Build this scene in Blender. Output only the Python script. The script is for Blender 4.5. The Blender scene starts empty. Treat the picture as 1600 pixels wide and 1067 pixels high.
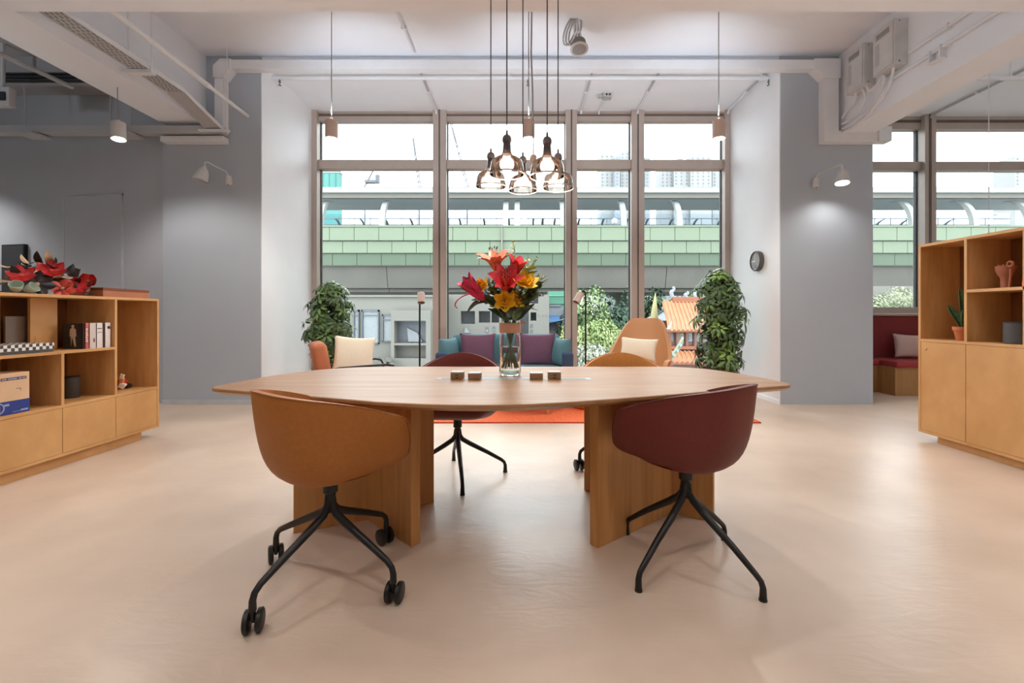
import bpy, math, random
from mathutils import Vector, Matrix, Euler
R = random.Random(7)
PI = math.pi
sc = bpy.context.scene
C = sc.collection

# ------------------------------------------------------------------ camera, world, light, exposure
F, CX, CY, H = 700.0, 816.0, 491.0, 1.15          # focal length in px of the 1600x1067 frame, vanishing point, eye height
cam_d = bpy.data.cameras.new('camera')
cam_d.sensor_width = 36.0
cam_d.lens = 36.0 * F / 1600
cam_d.shift_x = (800 - CX) / 1600
cam_d.shift_y = (CY - 533.5) / 1600
cam_d.clip_end = 900
cam_d.clip_start = 0.05
cam = bpy.data.objects.new('camera', cam_d)
cam.location = (0, 0, H)
cam.rotation_euler = (PI / 2, 0, 0)
C.objects.link(cam)
sc.camera = cam

sc.view_settings.view_transform = 'Standard'
sc.view_settings.look = 'None'
sc.view_settings.gamma = 1
sc.view_settings.use_curve_mapping = False
sc.view_settings.exposure = 0.54
sc.cycles.max_bounces = 10
sc.cycles.diffuse_bounces = 7
sc.cycles.transparent_max_bounces = 24
sc.cycles.sample_clamp_indirect = 6

world = bpy.data.worlds.new('overcast_sky')
sc.world = world
world.use_nodes = True
wn = world.node_tree
wn.nodes.clear()
w_out = wn.nodes.new('ShaderNodeOutputWorld')
w_bg = wn.nodes.new('ShaderNodeBackground')
w_tc = wn.nodes.new('ShaderNodeTexCoord')
w_mp = wn.nodes.new('ShaderNodeMapping')
w_mp.inputs['Scale'].default_value = (1.6, 1.6, 4.0)
w_nz = wn.nodes.new('ShaderNodeTexNoise')
w_nz.inputs['Scale'].default_value = 2.6
w_nz.inputs['Detail'].default_value = 5
w_rp = wn.nodes.new('ShaderNodeValToRGB')
w_rp.color_ramp.elements[0].position = 0.36
w_rp.color_ramp.elements[0].color = (0.80, 0.87, 0.99, 1)
w_rp.color_ramp.elements[1].position = 0.58
w_rp.color_ramp.elements[1].color = (1.0, 1.0, 1.0, 1)
w_bg.inputs['Strength'].default_value = 5.0
wn.links.new(w_tc.outputs['Generated'], w_mp.inputs['Vector'])
wn.links.new(w_mp.outputs[0], w_nz.inputs['Vector'])
wn.links.new(w_nz.outputs['Fac'], w_rp.inputs['Fac'])
wn.links.new(w_rp.outputs['Color'], w_bg.inputs['Color'])
wn.links.new(w_bg.outputs[0], w_out.inputs[0])


def lamp(name, kind, loc, power, col=(1, 0.9, 0.8), size=0.1, spot=None, blend=0.5, aim=None, rect=None):
    d = bpy.data.lights.new(name, kind)
    d.energy = power
    d.color = col
    if kind == 'AREA':
        d.shape = 'RECTANGLE' if rect else 'DISK'
        d.size = rect[0] if rect else size
        if rect:
            d.size_y = rect[1]
    else:
        d.shadow_soft_size = size
    if spot:
        d.spot_size = math.radians(spot)
        d.spot_blend = blend
    o = bpy.data.objects.new(name, d)
    o.location = loc
    if aim:
        o.rotation_euler = (Vector(aim) - Vector(loc)).to_track_quat('-Z', 'Y').to_euler()
    C.objects.link(o)
    return o


WARM = (1.0, 0.92, 0.84)
# assumed downward spots, added out of view to light the floor and left wall
for lx, ly, lp in ((-2.6, 1.9, 36), (2.6, 1.9, 36), (-0.9, 0.3, 38), (0.9, 0.3, 38), (-3.0, -0.8, 46), (3.0, -0.8, 46), (6.2, 3.4, 70), (6.2, 0.6, 50), (-6.0, 2.8, 60), (-7.7, 5.6, 60)):
    lamp('downward_fill_light', 'SPOT', (lx, ly, 3.3), lp, (1.0, 0.87, 0.72) if ly < 1 and lx < 4 else (1.0, 0.96, 0.92), 0.06, 120, 0.8, (lx, ly, 0))

# unseen fill lights added around the camera to brighten the ceiling and beams
COOL = (0.80, 0.90, 1.0)
for lx, ly, lz, lp in ((-2.5, 0.8, 2.5, 78), (2.5, 0.8, 2.5, 78), (-6.4, 3.0, 2.6, 45), (6.6, 2.2, 2.5, 40)):
    lamp('ceiling_fill_light', 'SPOT', (lx, ly, lz), lp, COOL, 0.1, 165, 0.6, (lx, ly, 5))

# ------------------------------------------------------------------ materials
MATS = {}


def lin(c):
    out = []
    for v in c:
        v = v / 255.0
        out.append(v / 12.92 if v <= 0.04045 else ((v + 0.055) / 1.055) ** 2.4)
    return tuple(out)


def new_mat(name):
    m = bpy.data.materials.new(name)
    m.use_nodes = True
    nt = m.node_tree
    b = nt.nodes['Principled BSDF']
    MATS[name] = m
    return m, nt, b


def noise_col(nt, b, ca, cb, scale=(1, 1, 1), nscale=5.0, detail=4, lo=0.35, hi=0.65, rough=None, bump=0.0, dist=0.02):
    g = nt.nodes.new('ShaderNodeNewGeometry')
    mp = nt.nodes.new('ShaderNodeMapping')
    mp.inputs['Scale'].default_value = scale
    nz = nt.nodes.new('ShaderNodeTexNoise')
    nz.inputs['Scale'].default_value = nscale
    nz.inputs['Detail'].default_value = detail
    rp = nt.nodes.new('ShaderNodeValToRGB')
    rp.color_ramp.elements[0].position = lo
    rp.color_ramp.elements[1].position = hi
    rp.color_ramp.elements[0].color = (*ca, 1)
    rp.color_ramp.elements[1].color = (*cb, 1)
    nt.links.new(g.outputs['Position'], mp.inputs['Vector'])
    nt.links.new(mp.outputs[0], nz.inputs['Vector'])
    nt.links.new(nz.outputs['Fac'], rp.inputs['Fac'])
    nt.links.new(rp.outputs['Color'], b.inputs['Base Color'])
    if bump:
        bp = nt.nodes.new('ShaderNodeBump')
        bp.inputs['Strength'].default_value = bump
        bp.inputs['Distance'].default_value = dist
        nt.links.new(nz.outputs['Fac'], bp.inputs['Height'])
        nt.links.new(bp.outputs[0], b.inputs['Normal'])
    return nz, rp


def mat(name, col, rough=0.6, metal=0.0, var=0.06, nscale=6.0, bump=0.0, coat=0.0, spec=0.5, scale=(1, 1, 1), dist=0.02):
    if name in MATS:
        return MATS[name]
    m, nt, b = new_mat(name)
    c = lin(col)
    noise_col(nt, b, tuple(v * (1 - var) for v in c), tuple(min(1, v * (1 + var)) for v in c), scale, nscale, 3, bump=bump, dist=dist)
    b.inputs['Roughness'].default_value = rough
    b.inputs['Metallic'].default_value = metal
    b.inputs['Coat Weight'].default_value = coat
    b.inputs['Specular IOR Level'].default_value = spec
    return m


def wood(name, ca, cb, scale, rough=0.45, coat=0.0):
    m, nt, b = new_mat(name)
    g = nt.nodes.new('ShaderNodeNewGeometry')
    mp = nt.nodes.new('ShaderNodeMapping')
    mp.inputs['Scale'].default_value = scale
    n1 = nt.nodes.new('ShaderNodeTexNoise')
    n1.inputs['Scale'].default_value = 1.0
    n1.inputs['Detail'].default_value = 6
    n1.inputs['Distortion'].default_value = 0.8
    n2 = nt.nodes.new('ShaderNodeTexNoise')
    n2.inputs['Scale'].default_value = 6.0
    n2.inputs['Detail'].default_value = 3
    mx = nt.nodes.new('ShaderNodeMath')
    mx.operation = 'MULTIPLY_ADD'
    mx.inputs[1].default_value = 0.35
    rp = nt.nodes.new('ShaderNodeValToRGB')
    rp.color_ramp.elements[0].position = 0.42
    rp.color_ramp.elements[1].position = 0.85
    rp.color_ramp.elements[0].color = (*lin(ca), 1)
    rp.color_ramp.elements[1].color = (*lin(cb), 1)
    nt.links.new(g.outputs['Position'], mp.inputs['Vector'])
    nt.links.new(mp.outputs[0], n1.inputs['Vector'])
    nt.links.new(mp.outputs[0], n2.inputs['Vector'])
    nt.links.new(n2.outputs['Fac'], mx.inputs[0])
    nt.links.new(n1.outputs['Fac'], mx.inputs[2])
    nt.links.new(mx.outputs[0], rp.inputs['Fac'])
    nt.links.new(rp.outputs['Color'], b.inputs['Base Color'])
    b.inputs['Roughness'].default_value = rough
    b.inputs['Coat Weight'].default_value = coat
    b.inputs['Coat Roughness'].default_value = 0.2
    return m


def emit(name, col, strength):
    m, nt, b = new_mat(name)
    nt.nodes.remove(b)
    e = nt.nodes.new('ShaderNodeEmission')
    e.inputs['Color'].default_value = (*col, 1)
    e.inputs['Strength'].default_value = strength
    nt.links.new(e.outputs[0], nt.nodes['Material Output'].inputs['Surface'])
    return m


def thin_glass(name, tint, ior=1.45, gloss=0.0):
    m, nt, b = new_mat(name)
    nt.nodes.remove(b)
    t = nt.nodes.new('ShaderNodeBsdfTransparent')
    t.inputs['Color'].default_value = (*tint, 1)
    g = nt.nodes.new('ShaderNodeBsdfGlossy')
    g.inputs['Roughness'].default_value = gloss
    f = nt.nodes.new('ShaderNodeFresnel')
    f.inputs['IOR'].default_value = ior
    x = nt.nodes.new('ShaderNodeMixShader')
    nt.links.new(f.outputs[0], x.inputs[0])
    nt.links.new(t.outputs[0], x.inputs[1])
    nt.links.new(g.outputs[0], x.inputs[2])
    nt.links.new(x.outputs[0], nt.nodes['Material Output'].inputs['Surface'])
    return m


# surfaces of the room
mat('white_paint', (244, 247, 251), 0.7, var=0.015, nscale=2)
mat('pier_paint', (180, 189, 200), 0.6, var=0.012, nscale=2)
mat('grey_paint', (192, 198, 206), 0.65, var=0.015, nscale=2)
mat('ceiling_paint', (238, 243, 250), 0.8, var=0.02, nscale=1.3)
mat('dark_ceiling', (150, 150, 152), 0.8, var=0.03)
mat('duct_paint', (228, 231, 235), 0.6, var=0.02)
mat('grey_metal_paint', (182, 183, 185), 0.5, var=0.02)
mat('frame_metal', (186, 174, 165), 0.45, metal=0.1, var=0.03)
mat('frame_groove', (104, 92, 85), 0.6)
mat('gasket', (45, 45, 45), 0.6)
mat('skirting', (196, 202, 208), 0.5)


def floor_mat():
    m, nt, b = new_mat('polished_concrete')
    g = nt.nodes.new('ShaderNodeNewGeometry')
    n1 = nt.nodes.new('ShaderNodeTexNoise')
    n1.inputs['Scale'].default_value = 1.1
    n1.inputs['Detail'].default_value = 5
    rp = nt.nodes.new('ShaderNodeValToRGB')
    e = rp.color_ramp.elements
    e[0].position = 0.0
    e[0].color = (*lin((171, 148, 126)), 1)
    e[1].position = 1.0
    e[1].color = (*lin((243, 222, 202)), 1)
    mp = nt.nodes.new('ShaderNodeMapping')
    mp.inputs['Scale'].default_value = (1.0, 3.0, 1.0)
    mp.inputs['Rotation'].default_value = (0, 0, 0.5)
    n2 = nt.nodes.new('ShaderNodeTexNoise')
    n2.inputs['Scale'].default_value = 1.6
    n2.inputs['Detail'].default_value = 4
    r2 = nt.nodes.new('ShaderNodeMapRange')
    r2.inputs['From Min'].default_value = 0.0
    r2.inputs['From Max'].default_value = 1.0
    r2.inputs['To Min'].default_value = 0.285
    r2.inputs['To Max'].default_value = 0.42
    nt.links.new(g.outputs['Position'], n1.inputs['Vector'])
    nt.links.new(g.outputs['Position'], mp.inputs['Vector'])
    nt.links.new(mp.outputs[0], n2.inputs['Vector'])
    nt.links.new(n1.outputs['Fac'], rp.inputs['Fac'])
    nt.links.new(rp.outputs['Color'], b.inputs['Base Color'])
    nt.links.new(n2.outputs['Fac'], r2.inputs['Value'])
    nt.links.new(r2.outputs[0], b.inputs['Roughness'])
    n3 = nt.nodes.new('ShaderNodeTexNoise')
    n3.inputs['Scale'].default_value = 5.0
    n3.inputs['Detail'].default_value = 7
    n3.inputs['Distortion'].default_value = 1.5
    bp = nt.nodes.new('ShaderNodeBump')
    bp.inputs['Strength'].default_value = 0.05
    bp.inputs['Distance'].default_value = 0.05
    nt.links.new(mp.outputs[0], n3.inputs['Vector'])
    nt.links.new(n3.outputs['Fac'], bp.inputs['Height'])
    nt.links.new(bp.outputs[0], b.inputs['Normal'])
    nt.links.new(bp.outputs[0], b.inputs['Coat Normal'])
    b.inputs['Specular IOR Level'].default_value = 0.6
    b.inputs['Coat Weight'].default_value = 0.14
    b.inputs['Coat Roughness'].default_value = 0.285
    return m


floor_mat()
wood('oak_x', (146, 100, 60), (174, 128, 84), (1.2, 16, 16), 0.38, coat=0.16)
wood('oak_z', (192, 142, 88), (216, 172, 118), (14, 14, 0.9), 0.45)
wood('oak_leg', (186, 126, 66), (208, 152, 90), (14, 14, 0.9), 0.45)
wood('shelf_oak', (190, 138, 80), (212, 162, 104), (10, 1.6, 1.2), 0.5)
wood('shelf_back_shade', (112, 64, 24), (132, 80, 34), (10, 5, 0.8), 0.5)  # shade inside the bays is put into this darker wood colour
thin_glass('window_glass', (0.93, 0.96, 0.95), 1.22)
thin_glass('amber_glass', (0.60, 0.50, 0.43), 1.5)
thin_glass('smoke_glass', (0.58, 0.52, 0.48), 1.5)


# ------------------------------------------------------------------ mesh helpers
class MB:
    def __init__(s):
        s.v, s.f = [], []

    def add(s, vs, fs):
        n = len(s.v)
        s.v += [Vector(v) for v in vs]
        s.f += [tuple(i + n for i in f) for f in fs]
        return s

    def box(s, x0, y0, z0, x1, y1, z1):
        x0, x1 = min(x0, x1), max(x0, x1)
        y0, y1 = min(y0, y1), max(y0, y1)
        z0, z1 = min(z0, z1), max(z0, z1)
        return s.add([(x0, y0, z0), (x1, y0, z0), (x1, y1, z0), (x0, y1, z0), (x0, y0, z1), (x1, y0, z1), (x1, y1, z1), (x0, y1, z1)],
                     [(0, 3, 2, 1), (4, 5, 6, 7), (0, 1, 5, 4), (1, 2, 6, 5), (2, 3, 7, 6), (3, 0, 4, 7)])

    def cbox(s, c, d, rot=(0, 0, 0)):
        m = MB().box(-d[0] / 2, -d[1] / 2, -d[2] / 2, d[0] / 2, d[1] / 2, d[2] / 2)
        m.xf(Matrix.Translation(c) @ Euler(rot).to_matrix().to_4x4())
        return s.add(m.v, m.f)

    def tube(s, pts, r, n=10, cap=True, flat=1.0):
        pts = [Vector(p) for p in pts]
        rs = r if isinstance(r, (list, tuple)) else [r] * len(pts)
        t0 = (pts[1] - pts[0]).normalized()
        up = Vector((0, 0, 1)) if abs(t0.z) < 0.95 else Vector((0, 1, 0))
        nrm = t0.cross(up).normalized()
        vs, fs = [], []
        for i, p in enumerate(pts):
            a = pts[max(0, i - 1)]
            b = pts[min(len(pts) - 1, i + 1)]
            t = (b - a)
            if t.length < 1e-9:
                t = t0
            t.normalize()
            nrm = (nrm - t * nrm.dot(t)).normalized()
            bn = t.cross(nrm)
            for k in range(n):
                an = 2 * PI * k / n
                vs.append(p + (nrm * math.cos(an) + bn * math.sin(an) * flat) * rs[i])
        for i in range(len(pts) - 1):
            for k in range(n):
                k2 = (k + 1) % n
                fs.append((i * n + k, i * n + k2, (i + 1) * n + k2, (i + 1) * n + k))
        if cap:
            fs.append(tuple(range(n - 1, -1, -1)))
            m = (len(pts) - 1) * n
            fs.append(tuple(range(m, m + n)))
        return s.add(vs, fs)

    def lathe(s, prof, n=24, c=(0, 0, 0), axis=(0, 0, 1), close=True):
        q = Vector((0, 0, 1)).rotation_difference(Vector(axis).normalized())
        vs, fs = [], []
        for r, z in prof:
            for k in range(n):
                a = 2 * PI * k / n
                vs.append(Vector(c) + q @ Vector((r * math.cos(a), r * math.sin(a), z)))
        for i in range(len(prof) - 1):
            for k in range(n):
                k2 = (k + 1) % n
                fs.append((i * n + k, i * n + k2, (i + 1) * n + k2, (i + 1) * n + k))
        if close:
            if prof[0][0] > 1e-6:
                fs.append(tuple(range(n - 1, -1, -1)))
            if prof[-1][0] > 1e-6:
                m = (len(prof) - 1) * n
                fs.append(tuple(range(m, m + n)))
        return s.add(vs, fs)

    def prism(s, poly, z0, z1):
        n = len(poly)
        vs = [(x, y, z0) for x, y in poly] + [(x, y, z1) for x, y in poly]
        fs = [tuple(range(n - 1, -1, -1)), tuple(range(n, 2 * n))]
        fs += [(i, (i + 1) % n, n + (i + 1) % n, n + i) for i in range(n)]
        return s.add(vs, fs)

    def grid(s, fn, nu, nv, wrap=False):
        vs, fs = [], []
        for i in range(nu + (0 if wrap else 1)):
            for j in range(nv + 1):
                vs.append(fn(i / nu, j / nv))
        m = nv + 1
        for i in range(nu):
            i2 = (i + 1) % nu if wrap else i + 1
            for j in range(nv):
                fs.append((i * m + j, i2 * m + j, i2 * m + j + 1, i * m + j + 1))
        return s.add(vs, fs)

    def sphere(s, c, r, n=16, sq=(1, 1, 1)):
        c = Vector(c)
        pr = [(math.sin(PI * i / (n // 2)), -math.cos(PI * i / (n // 2))) for i in range(n // 2 + 1)]
        m = MB().lathe([(max(a, 1e-5) * r, b * r) for a, b in pr], n, (0, 0, 0), close=False)
        m.v = [Vector((v.x * sq[0], v.y * sq[1], v.z * sq[2])) + c for v in m.v]
        return s.add(m.v, m.f)

    def xf(s, M):
        s.v = [M @ v for v in s.v]
        return s

    def mesh(s, name, m, smooth=False, off=None):
        me = bpy.data.meshes.new(name)
        o = off or Vector((0, 0, 0))
        me.from_pydata([tuple(v - o) for v in s.v], [], s.f)
        me.update()
        me.materials.append(MATS[m] if isinstance(m, str) else m)
        if smooth:
            me.polygons.foreach_set('use_smooth', [True] * len(me.polygons))
        return me

    def build(s, name, m, parent=None, smooth=False, bevel=0.0, solid=0.0, sub=0, origin=None, fix=True):
        off = WPOS.get(parent.name, Vector((0, 0, 0))) if parent else Vector(origin or (0, 0, 0))
        me = s.mesh(name, m, smooth, off)
        o = bpy.data.objects.new(name, me)
        C.objects.link(o)
        if fix:
            import bmesh
            bm = bmesh.new()
            bm.from_mesh(me)
            bmesh.ops.remove_doubles(bm, verts=bm.verts, dist=1e-5)
            bmesh.ops.recalc_face_normals(bm, faces=bm.faces)
            bm.to_mesh(me)
            bm.free()
        if parent:
            o.parent = parent
            WPOS[o.name] = off
        else:
            o.location = off
            WPOS[o.name] = off
        if solid:
            md = o.modifiers.new('thickness', 'SOLIDIFY')
            md.thickness = solid
            md.offset = 0
        if sub:
            md = o.modifiers.new('smooth', 'SUBSURF')
            md.levels = md.render_levels = sub
        if bevel:
            md = o.modifiers.new('bevel', 'BEVEL')
            md.width = bevel
            md.segments = 2
            md.limit_method = 'ANGLE'
            md.angle_limit = math.radians(40)
            if smooth is False:
                pass
        if smooth and not sub:
            md = o.modifiers.new('edges', 'EDGE_SPLIT')
            md.split_angle = math.radians(42)
        return o


WPOS = {}


def T(name, label, cat, loc, group=None, kind=None):
    o = bpy.data.objects.new(name, None)
    o.empty_display_size = 0.05
    C.objects.link(o)
    o.location = loc
    WPOS[o.name] = Vector(loc)
    return tag(o, label, cat, group, kind)


def tag(o, label, cat=None, group=None, kind=None):
    o['label'] = label
    if cat:
        o['category'] = cat
    if group:
        o['group'] = group
    if kind:
        o['kind'] = kind
    return o


def piece(mesh, name, parent, loc, rot=(0, 0, 0), scale=(1, 1, 1)):
    o = bpy.data.objects.new(name, mesh)
    C.objects.link(o)
    o.parent = parent
    o.location = Vector(loc) - WPOS[parent.name]
    o.rotation_euler = rot if isinstance(rot, (tuple, Euler)) else rot.to_euler()
    o.scale = scale
    return o


def X(px, d):
    return (px - CX) / F * d


def Z(py, d):
    return H + (CY - py) / F * d


def P(px, py, d):
    return Vector((X(px, d), d, Z(py, d)))


def rounded(poly, r, n=6):
    out = []
    k = len(poly)
    for i in range(k):
        p, a, b = Vector(poly[i]), Vector(poly[i - 1]), Vector(poly[(i + 1) % k])
        rr = r[i] if isinstance(r, (list, tuple)) else r
        da, db = (a - p), (b - p)
        ta = min(rr, da.length * 0.48)
        tb = min(rr, db.length * 0.48)
        s, e = p + da.normalized() * ta, p + db.normalized() * tb
        for j in range(n + 1):
            t = j / n
            q = s * (1 - t) ** 2 + p * 2 * t * (1 - t) + e * t * t
            out.append((q.x, q.y))
    return out


def struct(mb, name, m, label, cat, **k):
    o = mb.build(name, m, **k)
    return tag(o, label, cat, kind='structure')


# ------------------------------------------------------------------ the room
DW, DP = 7.05, 5.71          # window plane (front of mullions), face of the piers
XL, XR = -3.33, 3.29         # alcove sides
CE, CA = 4.44, 4.37          # main ceiling, alcove ceiling
struct(MB().box(-8.5, -6, -0.2, 9.5, 7.35, 0), 'floor', 'polished_concrete', 'beige polished concrete floor with faint mottling', 'floor')
struct(MB().box(-4.05, -6, CE, 4.05, DP + 0.02, CE + 0.2), 'ceiling', 'ceiling_paint', 'white painted concrete ceiling slab over the long table', 'ceiling')
struct(MB().box(XL, DP + 0.02, CA, XR, 7.4, CA + 0.2), 'ceiling_alcove', 'ceiling_paint', 'white ceiling of the window alcove', 'ceiling')
struct(MB().box(4.4, -6, 4.30, 9.5, 7.4, 4.5), 'ceiling_right', 'ceiling_paint', 'white ceiling of the bay above the red bench', 'ceiling')
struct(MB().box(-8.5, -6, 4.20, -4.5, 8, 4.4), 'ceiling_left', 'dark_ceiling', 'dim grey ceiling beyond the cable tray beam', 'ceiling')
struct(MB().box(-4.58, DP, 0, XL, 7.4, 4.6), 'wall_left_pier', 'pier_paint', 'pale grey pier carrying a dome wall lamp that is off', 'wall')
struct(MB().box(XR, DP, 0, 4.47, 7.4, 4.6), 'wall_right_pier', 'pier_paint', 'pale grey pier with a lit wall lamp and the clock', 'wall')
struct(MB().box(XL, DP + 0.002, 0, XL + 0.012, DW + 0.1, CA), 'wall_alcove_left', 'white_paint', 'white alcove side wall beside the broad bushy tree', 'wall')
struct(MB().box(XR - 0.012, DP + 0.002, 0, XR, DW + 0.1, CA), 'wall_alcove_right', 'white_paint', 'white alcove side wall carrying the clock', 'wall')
struct(MB().prism([(-4.58, DP + 0.06), (-8.5, 6.55), (-8.5, 6.75), (-4.4, DP + 0.26)], 0, 4.6), 'wall_left', 'grey_paint', 'dark grey wall with a flush door behind the low bookcase', 'wall')
struct(MB().box(-8.7, -6, 0, -8.5, 7, 4.6), 'wall_far_left', 'grey_paint', 'grey side wall beyond the low bookcase', 'wall')
struct(MB().box(-8.7, -6.2, 0, 9.7, -6, 4.6), 'wall_back', 'white_paint', 'white wall behind the camera', 'wall')
struct(MB().box(9.5, -6, 0, 9.7, 7.4, 4.6), 'wall_right', 'white_paint', 'white side wall beyond the red bench', 'wall')
struct(MB().box(4.47, DW, 0, 9.5, 7.35, 1.17), 'wall_sill', 'white_paint', 'low wall under the window behind the red bench', 'wall')
# beams
struct(MB().box(-4.52, -6, 3.55, -4.03, DP, 4.7), 'trim_beam_left', 'ceiling_paint', 'white concrete beam beside the perforated cable tray', 'beam')
struct(MB().box(4.03, -6, 3.43, 4.42, DP, 4.7), 'trim_beam_right', 'ceiling_paint', 'white concrete beam carrying two electrical boxes', 'beam')
struct(MB().box(-4.03, 2.35, 3.55, 4.03, 3.555, CE), 'trim_cross_beam', 'ceiling_paint', 'white cross beam above the glass pendants', 'beam')
# skirting lines
struct(MB().box(XR - 0.024, DP, 0, XR - 0.012, DW, 0.05), 'baseboard_right', 'white_paint', 'thin white skirting along the alcove wall under the clock', 'skirting')
struct(MB().box(-4.58, DP - 0.012, 0, XL, DP, 0.06), 'baseboard_left', 'skirting', 'thin pale skirting below the unlit wall lamp', 'skirting')
# flush door on the dark wall
def on_left_wall(x):
    t = (x + 4.58) / (-8.5 + 4.58)
    return (DP + 0.06) + t * (6.55 - DP - 0.06)
dr = T('door_1', 'flush grey door in the dark wall behind the low bookcase', 'door', (-5.6, on_left_wall(-5.6), 0), kind='structure')
m = MB()
xa, xb = -6.22, -5.28
ya, yb = on_left_wall(xa), on_left_wall(xb)
m.prism([(xa, ya - 0.012), (xb, yb - 0.012), (xb, yb + 0.01), (xa, ya + 0.01)], 0.01, 2.72)
m.build('door_leaf', 'grey_paint', dr)
for a, b, z0, z1 in ((xa - 0.02, xa, 0, 2.74), (xb, xb + 0.02, 0, 2.74), (xa - 0.02, xb + 0.02, 2.72, 2.74)):
    MB().prism([(a, on_left_wall(a) - 0.016), (b, on_left_wall(b) - 0.016), (b, on_left_wall(b)), (a, on_left_wall(a))], z0, z1).build('door_frame', 'skirting', dr)
sx = -7.07
scr = T('wall_screen', 'dark flat screen on the grey wall behind the red flowers', 'screen', (sx, on_left_wall(sx), 1.3))
mm = MB().prism([(-7.27, on_left_wall(-7.27) - 0.05), (-6.87, on_left_wall(-6.87) - 0.05), (-6.87, on_left_wall(-6.87)), (-7.27, on_left_wall(-7.27))], 1.2, 2.12)
mat('screen_black', (46, 47, 50), 0.3)
mat('black_plastic', (28, 28, 29), 0.45)
mm.build('casing', 'black_plastic', scr)
MB().prism([(-7.255, on_left_wall(-7.255) - 0.053), (-6.885, on_left_wall(-6.885) - 0.053), (-6.885, on_left_wall(-6.885) - 0.049), (-7.255, on_left_wall(-7.255) - 0.049)], 1.22, 2.10).build('display', 'screen_black', scr)

# ---- alcove window
win = T('window_1', 'tall four-bay window of the alcove in taupe metal frames', 'window', (0, DW, 0), kind='structure')
wx = [(X(486, DW), X(495, DW)), (X(676, DW), X(697, DW)), (X(884, DW), X(902, DW)), (X(987, DW), X(1007, DW)), (X(1133, DW), X(1141, DW))]
for i, (a, b) in enumerate(wx):
    MB().box(a, DW, 0, b, DW + 0.2, CA).build('mullion' if 0 < i < 4 else 'jamb', 'frame_metal', win, bevel=0.004)
    if 0 < i < 4:
        c = a + (b - a) * 0.5
        MB().box(c - 0.012, DW - 0.004, 0, c + 0.012, DW + 0.01, CA).build('groove', 'frame_groove', win)
zt0, zt1 = Z(265, DW + 0.1), Z(251, DW + 0.1)
zh = Z(190, DW + 0.1)
for i in range(4):
    a, b = wx[i][1], wx[i + 1][0]
    MB().box(a, DW + 0.07, zh, b, DW + 0.2, CA).build('header', 'frame_metal', win)
    MB().box(a, DW + 0.06, CA - 0.07, b, DW + 0.075, CA - 0.045).build('header_groove', 'frame_groove', win)
    MB().box(a, DW + 0.05, CA - 0.03, b, DW + 0.09, CA).build('header_bead', 'frame_metal', win)
    MB().box(a, DW + 0.05, zt0, b, DW + 0.2, zt1).build('transom', 'frame_metal', win, bevel=0.004)
    MB().box(a, DW + 0.05, 0, b, DW + 0.2, 0.12).build('sill', 'frame_metal', win, bevel=0.004)
    for z0, z1 in ((0.12, zt0), (zt1, zh)):
        MB().box(a, DW + 0.15, z0, b, DW + 0.158, z1).build('pane', 'window_glass', win)
    MB().box(a, DW + 0.13, 0.12, a + 0.012, DW + 0.18, zh).build('gasket', 'gasket', win)
    MB().box(b - 0.012, DW + 0.13, 0.12, b, DW + 0.18, zh).build('gasket', 'gasket', win)
# ---- window of the bench bay
win2 = T('window_2', 'window above the red bench with one wide mullion', 'window', (6.5, DW, 1.17), kind='structure')
CR = 4.30
w2 = [(4.47, 4.55), (6.34, 6.52), (8.35, 8.53), (9.42, 9.5)]
for i, (a, b) in enumerate(w2):
    MB().box(a, DW, 1.17, b, DW + 0.22, CR).build('mullion' if 0 < i < 3 else 'jamb', 'frame_metal', win2, bevel=0.004)
    if 0 < i < 3:
        c = (a + b) / 2 - 0.01
        MB().box(c - 0.02, DW - 0.004, 1.17, c + 0.02, DW + 0.01, CR).build('groove', 'frame_groove', win2)
for i in range(3):
    a, b = w2[i][1], w2[i + 1][0]
    MB().box(a, DW + 0.08, CR - 0.2, b, DW + 0.22, CR).build('header', 'frame_metal', win2)
    MB().box(a, DW + 0.07, CR - 0.1, b, DW + 0.09, CR - 0.06).build('header_groove', 'frame_groove', win2)
    MB().box(a, DW + 0.07, Z(268, DW + .15), b, DW + 0.22, Z(255, DW + .15)).build('transom', 'frame_metal', win2, bevel=0.004)
    MB().box(a, DW + 0.02, 1.17, b, DW + 0.22, 1.26).build('sill', 'frame_metal', win2, bevel=0.004)
    for z0, z1 in ((1.26, Z(268, DW + .15)), (Z(255, DW + .15), CR - 0.2)):
        MB().box(a, DW + 0.16, z0, b, DW + 0.168, z1).build('pane', 'window_glass', win2)
    MB().box(b - 0.014, DW + 0.14, 1.26, b, DW + 0.2, CR - 0.2).build('gasket', 'gasket', win2)
# ------------------------------------------------------------------ services under the ceiling
def rot_profile(pts, r, n=8):
    return MB().tube(pts, r, n)


# trunking along the pier faces
tr = T('wall_trunking', 'white square cable trunking running over the alcove opening and down both piers', 'trunking', (0, DP, 4.2))
dy = DP - 0.11
zt_, zb_ = Z(93, dy), Z(107, dy)
xl0, xl1 = X(335, dy), X(346, dy)
xr0, xr1 = X(1288, dy), X(1311, dy)
MB().box(xl1 + 0.1, dy, zb_, xr0 - 0.12, DP, zt_).build('trunk_run', 'duct_paint', tr, bevel=0.004)
MB().box(xl0, dy, Z(205, dy), xl1 + 0.02, DP, zb_ - 0.1).build('trunk_drop', 'duct_paint', tr, bevel=0.004)
m = MB().prism([(xl0 - 0.01, zb_ - 0.12), (xl1 + 0.03, zb_ - 0.12), (xl1 + 0.12, zb_ - 0.005), (xl1 + 0.12, zt_ + 0.005), (xl0 + 0.08, zt_ + 0.005), (xl0 - 0.01, zb_ + 0.03)], -0.01, 0.13)
m.xf(Matrix.Translation((0, DP, 0)) @ Matrix.Rotation(PI / 2, 4, 'X'))
m.build('elbow', 'duct_paint', tr, bevel=0.004)
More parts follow.
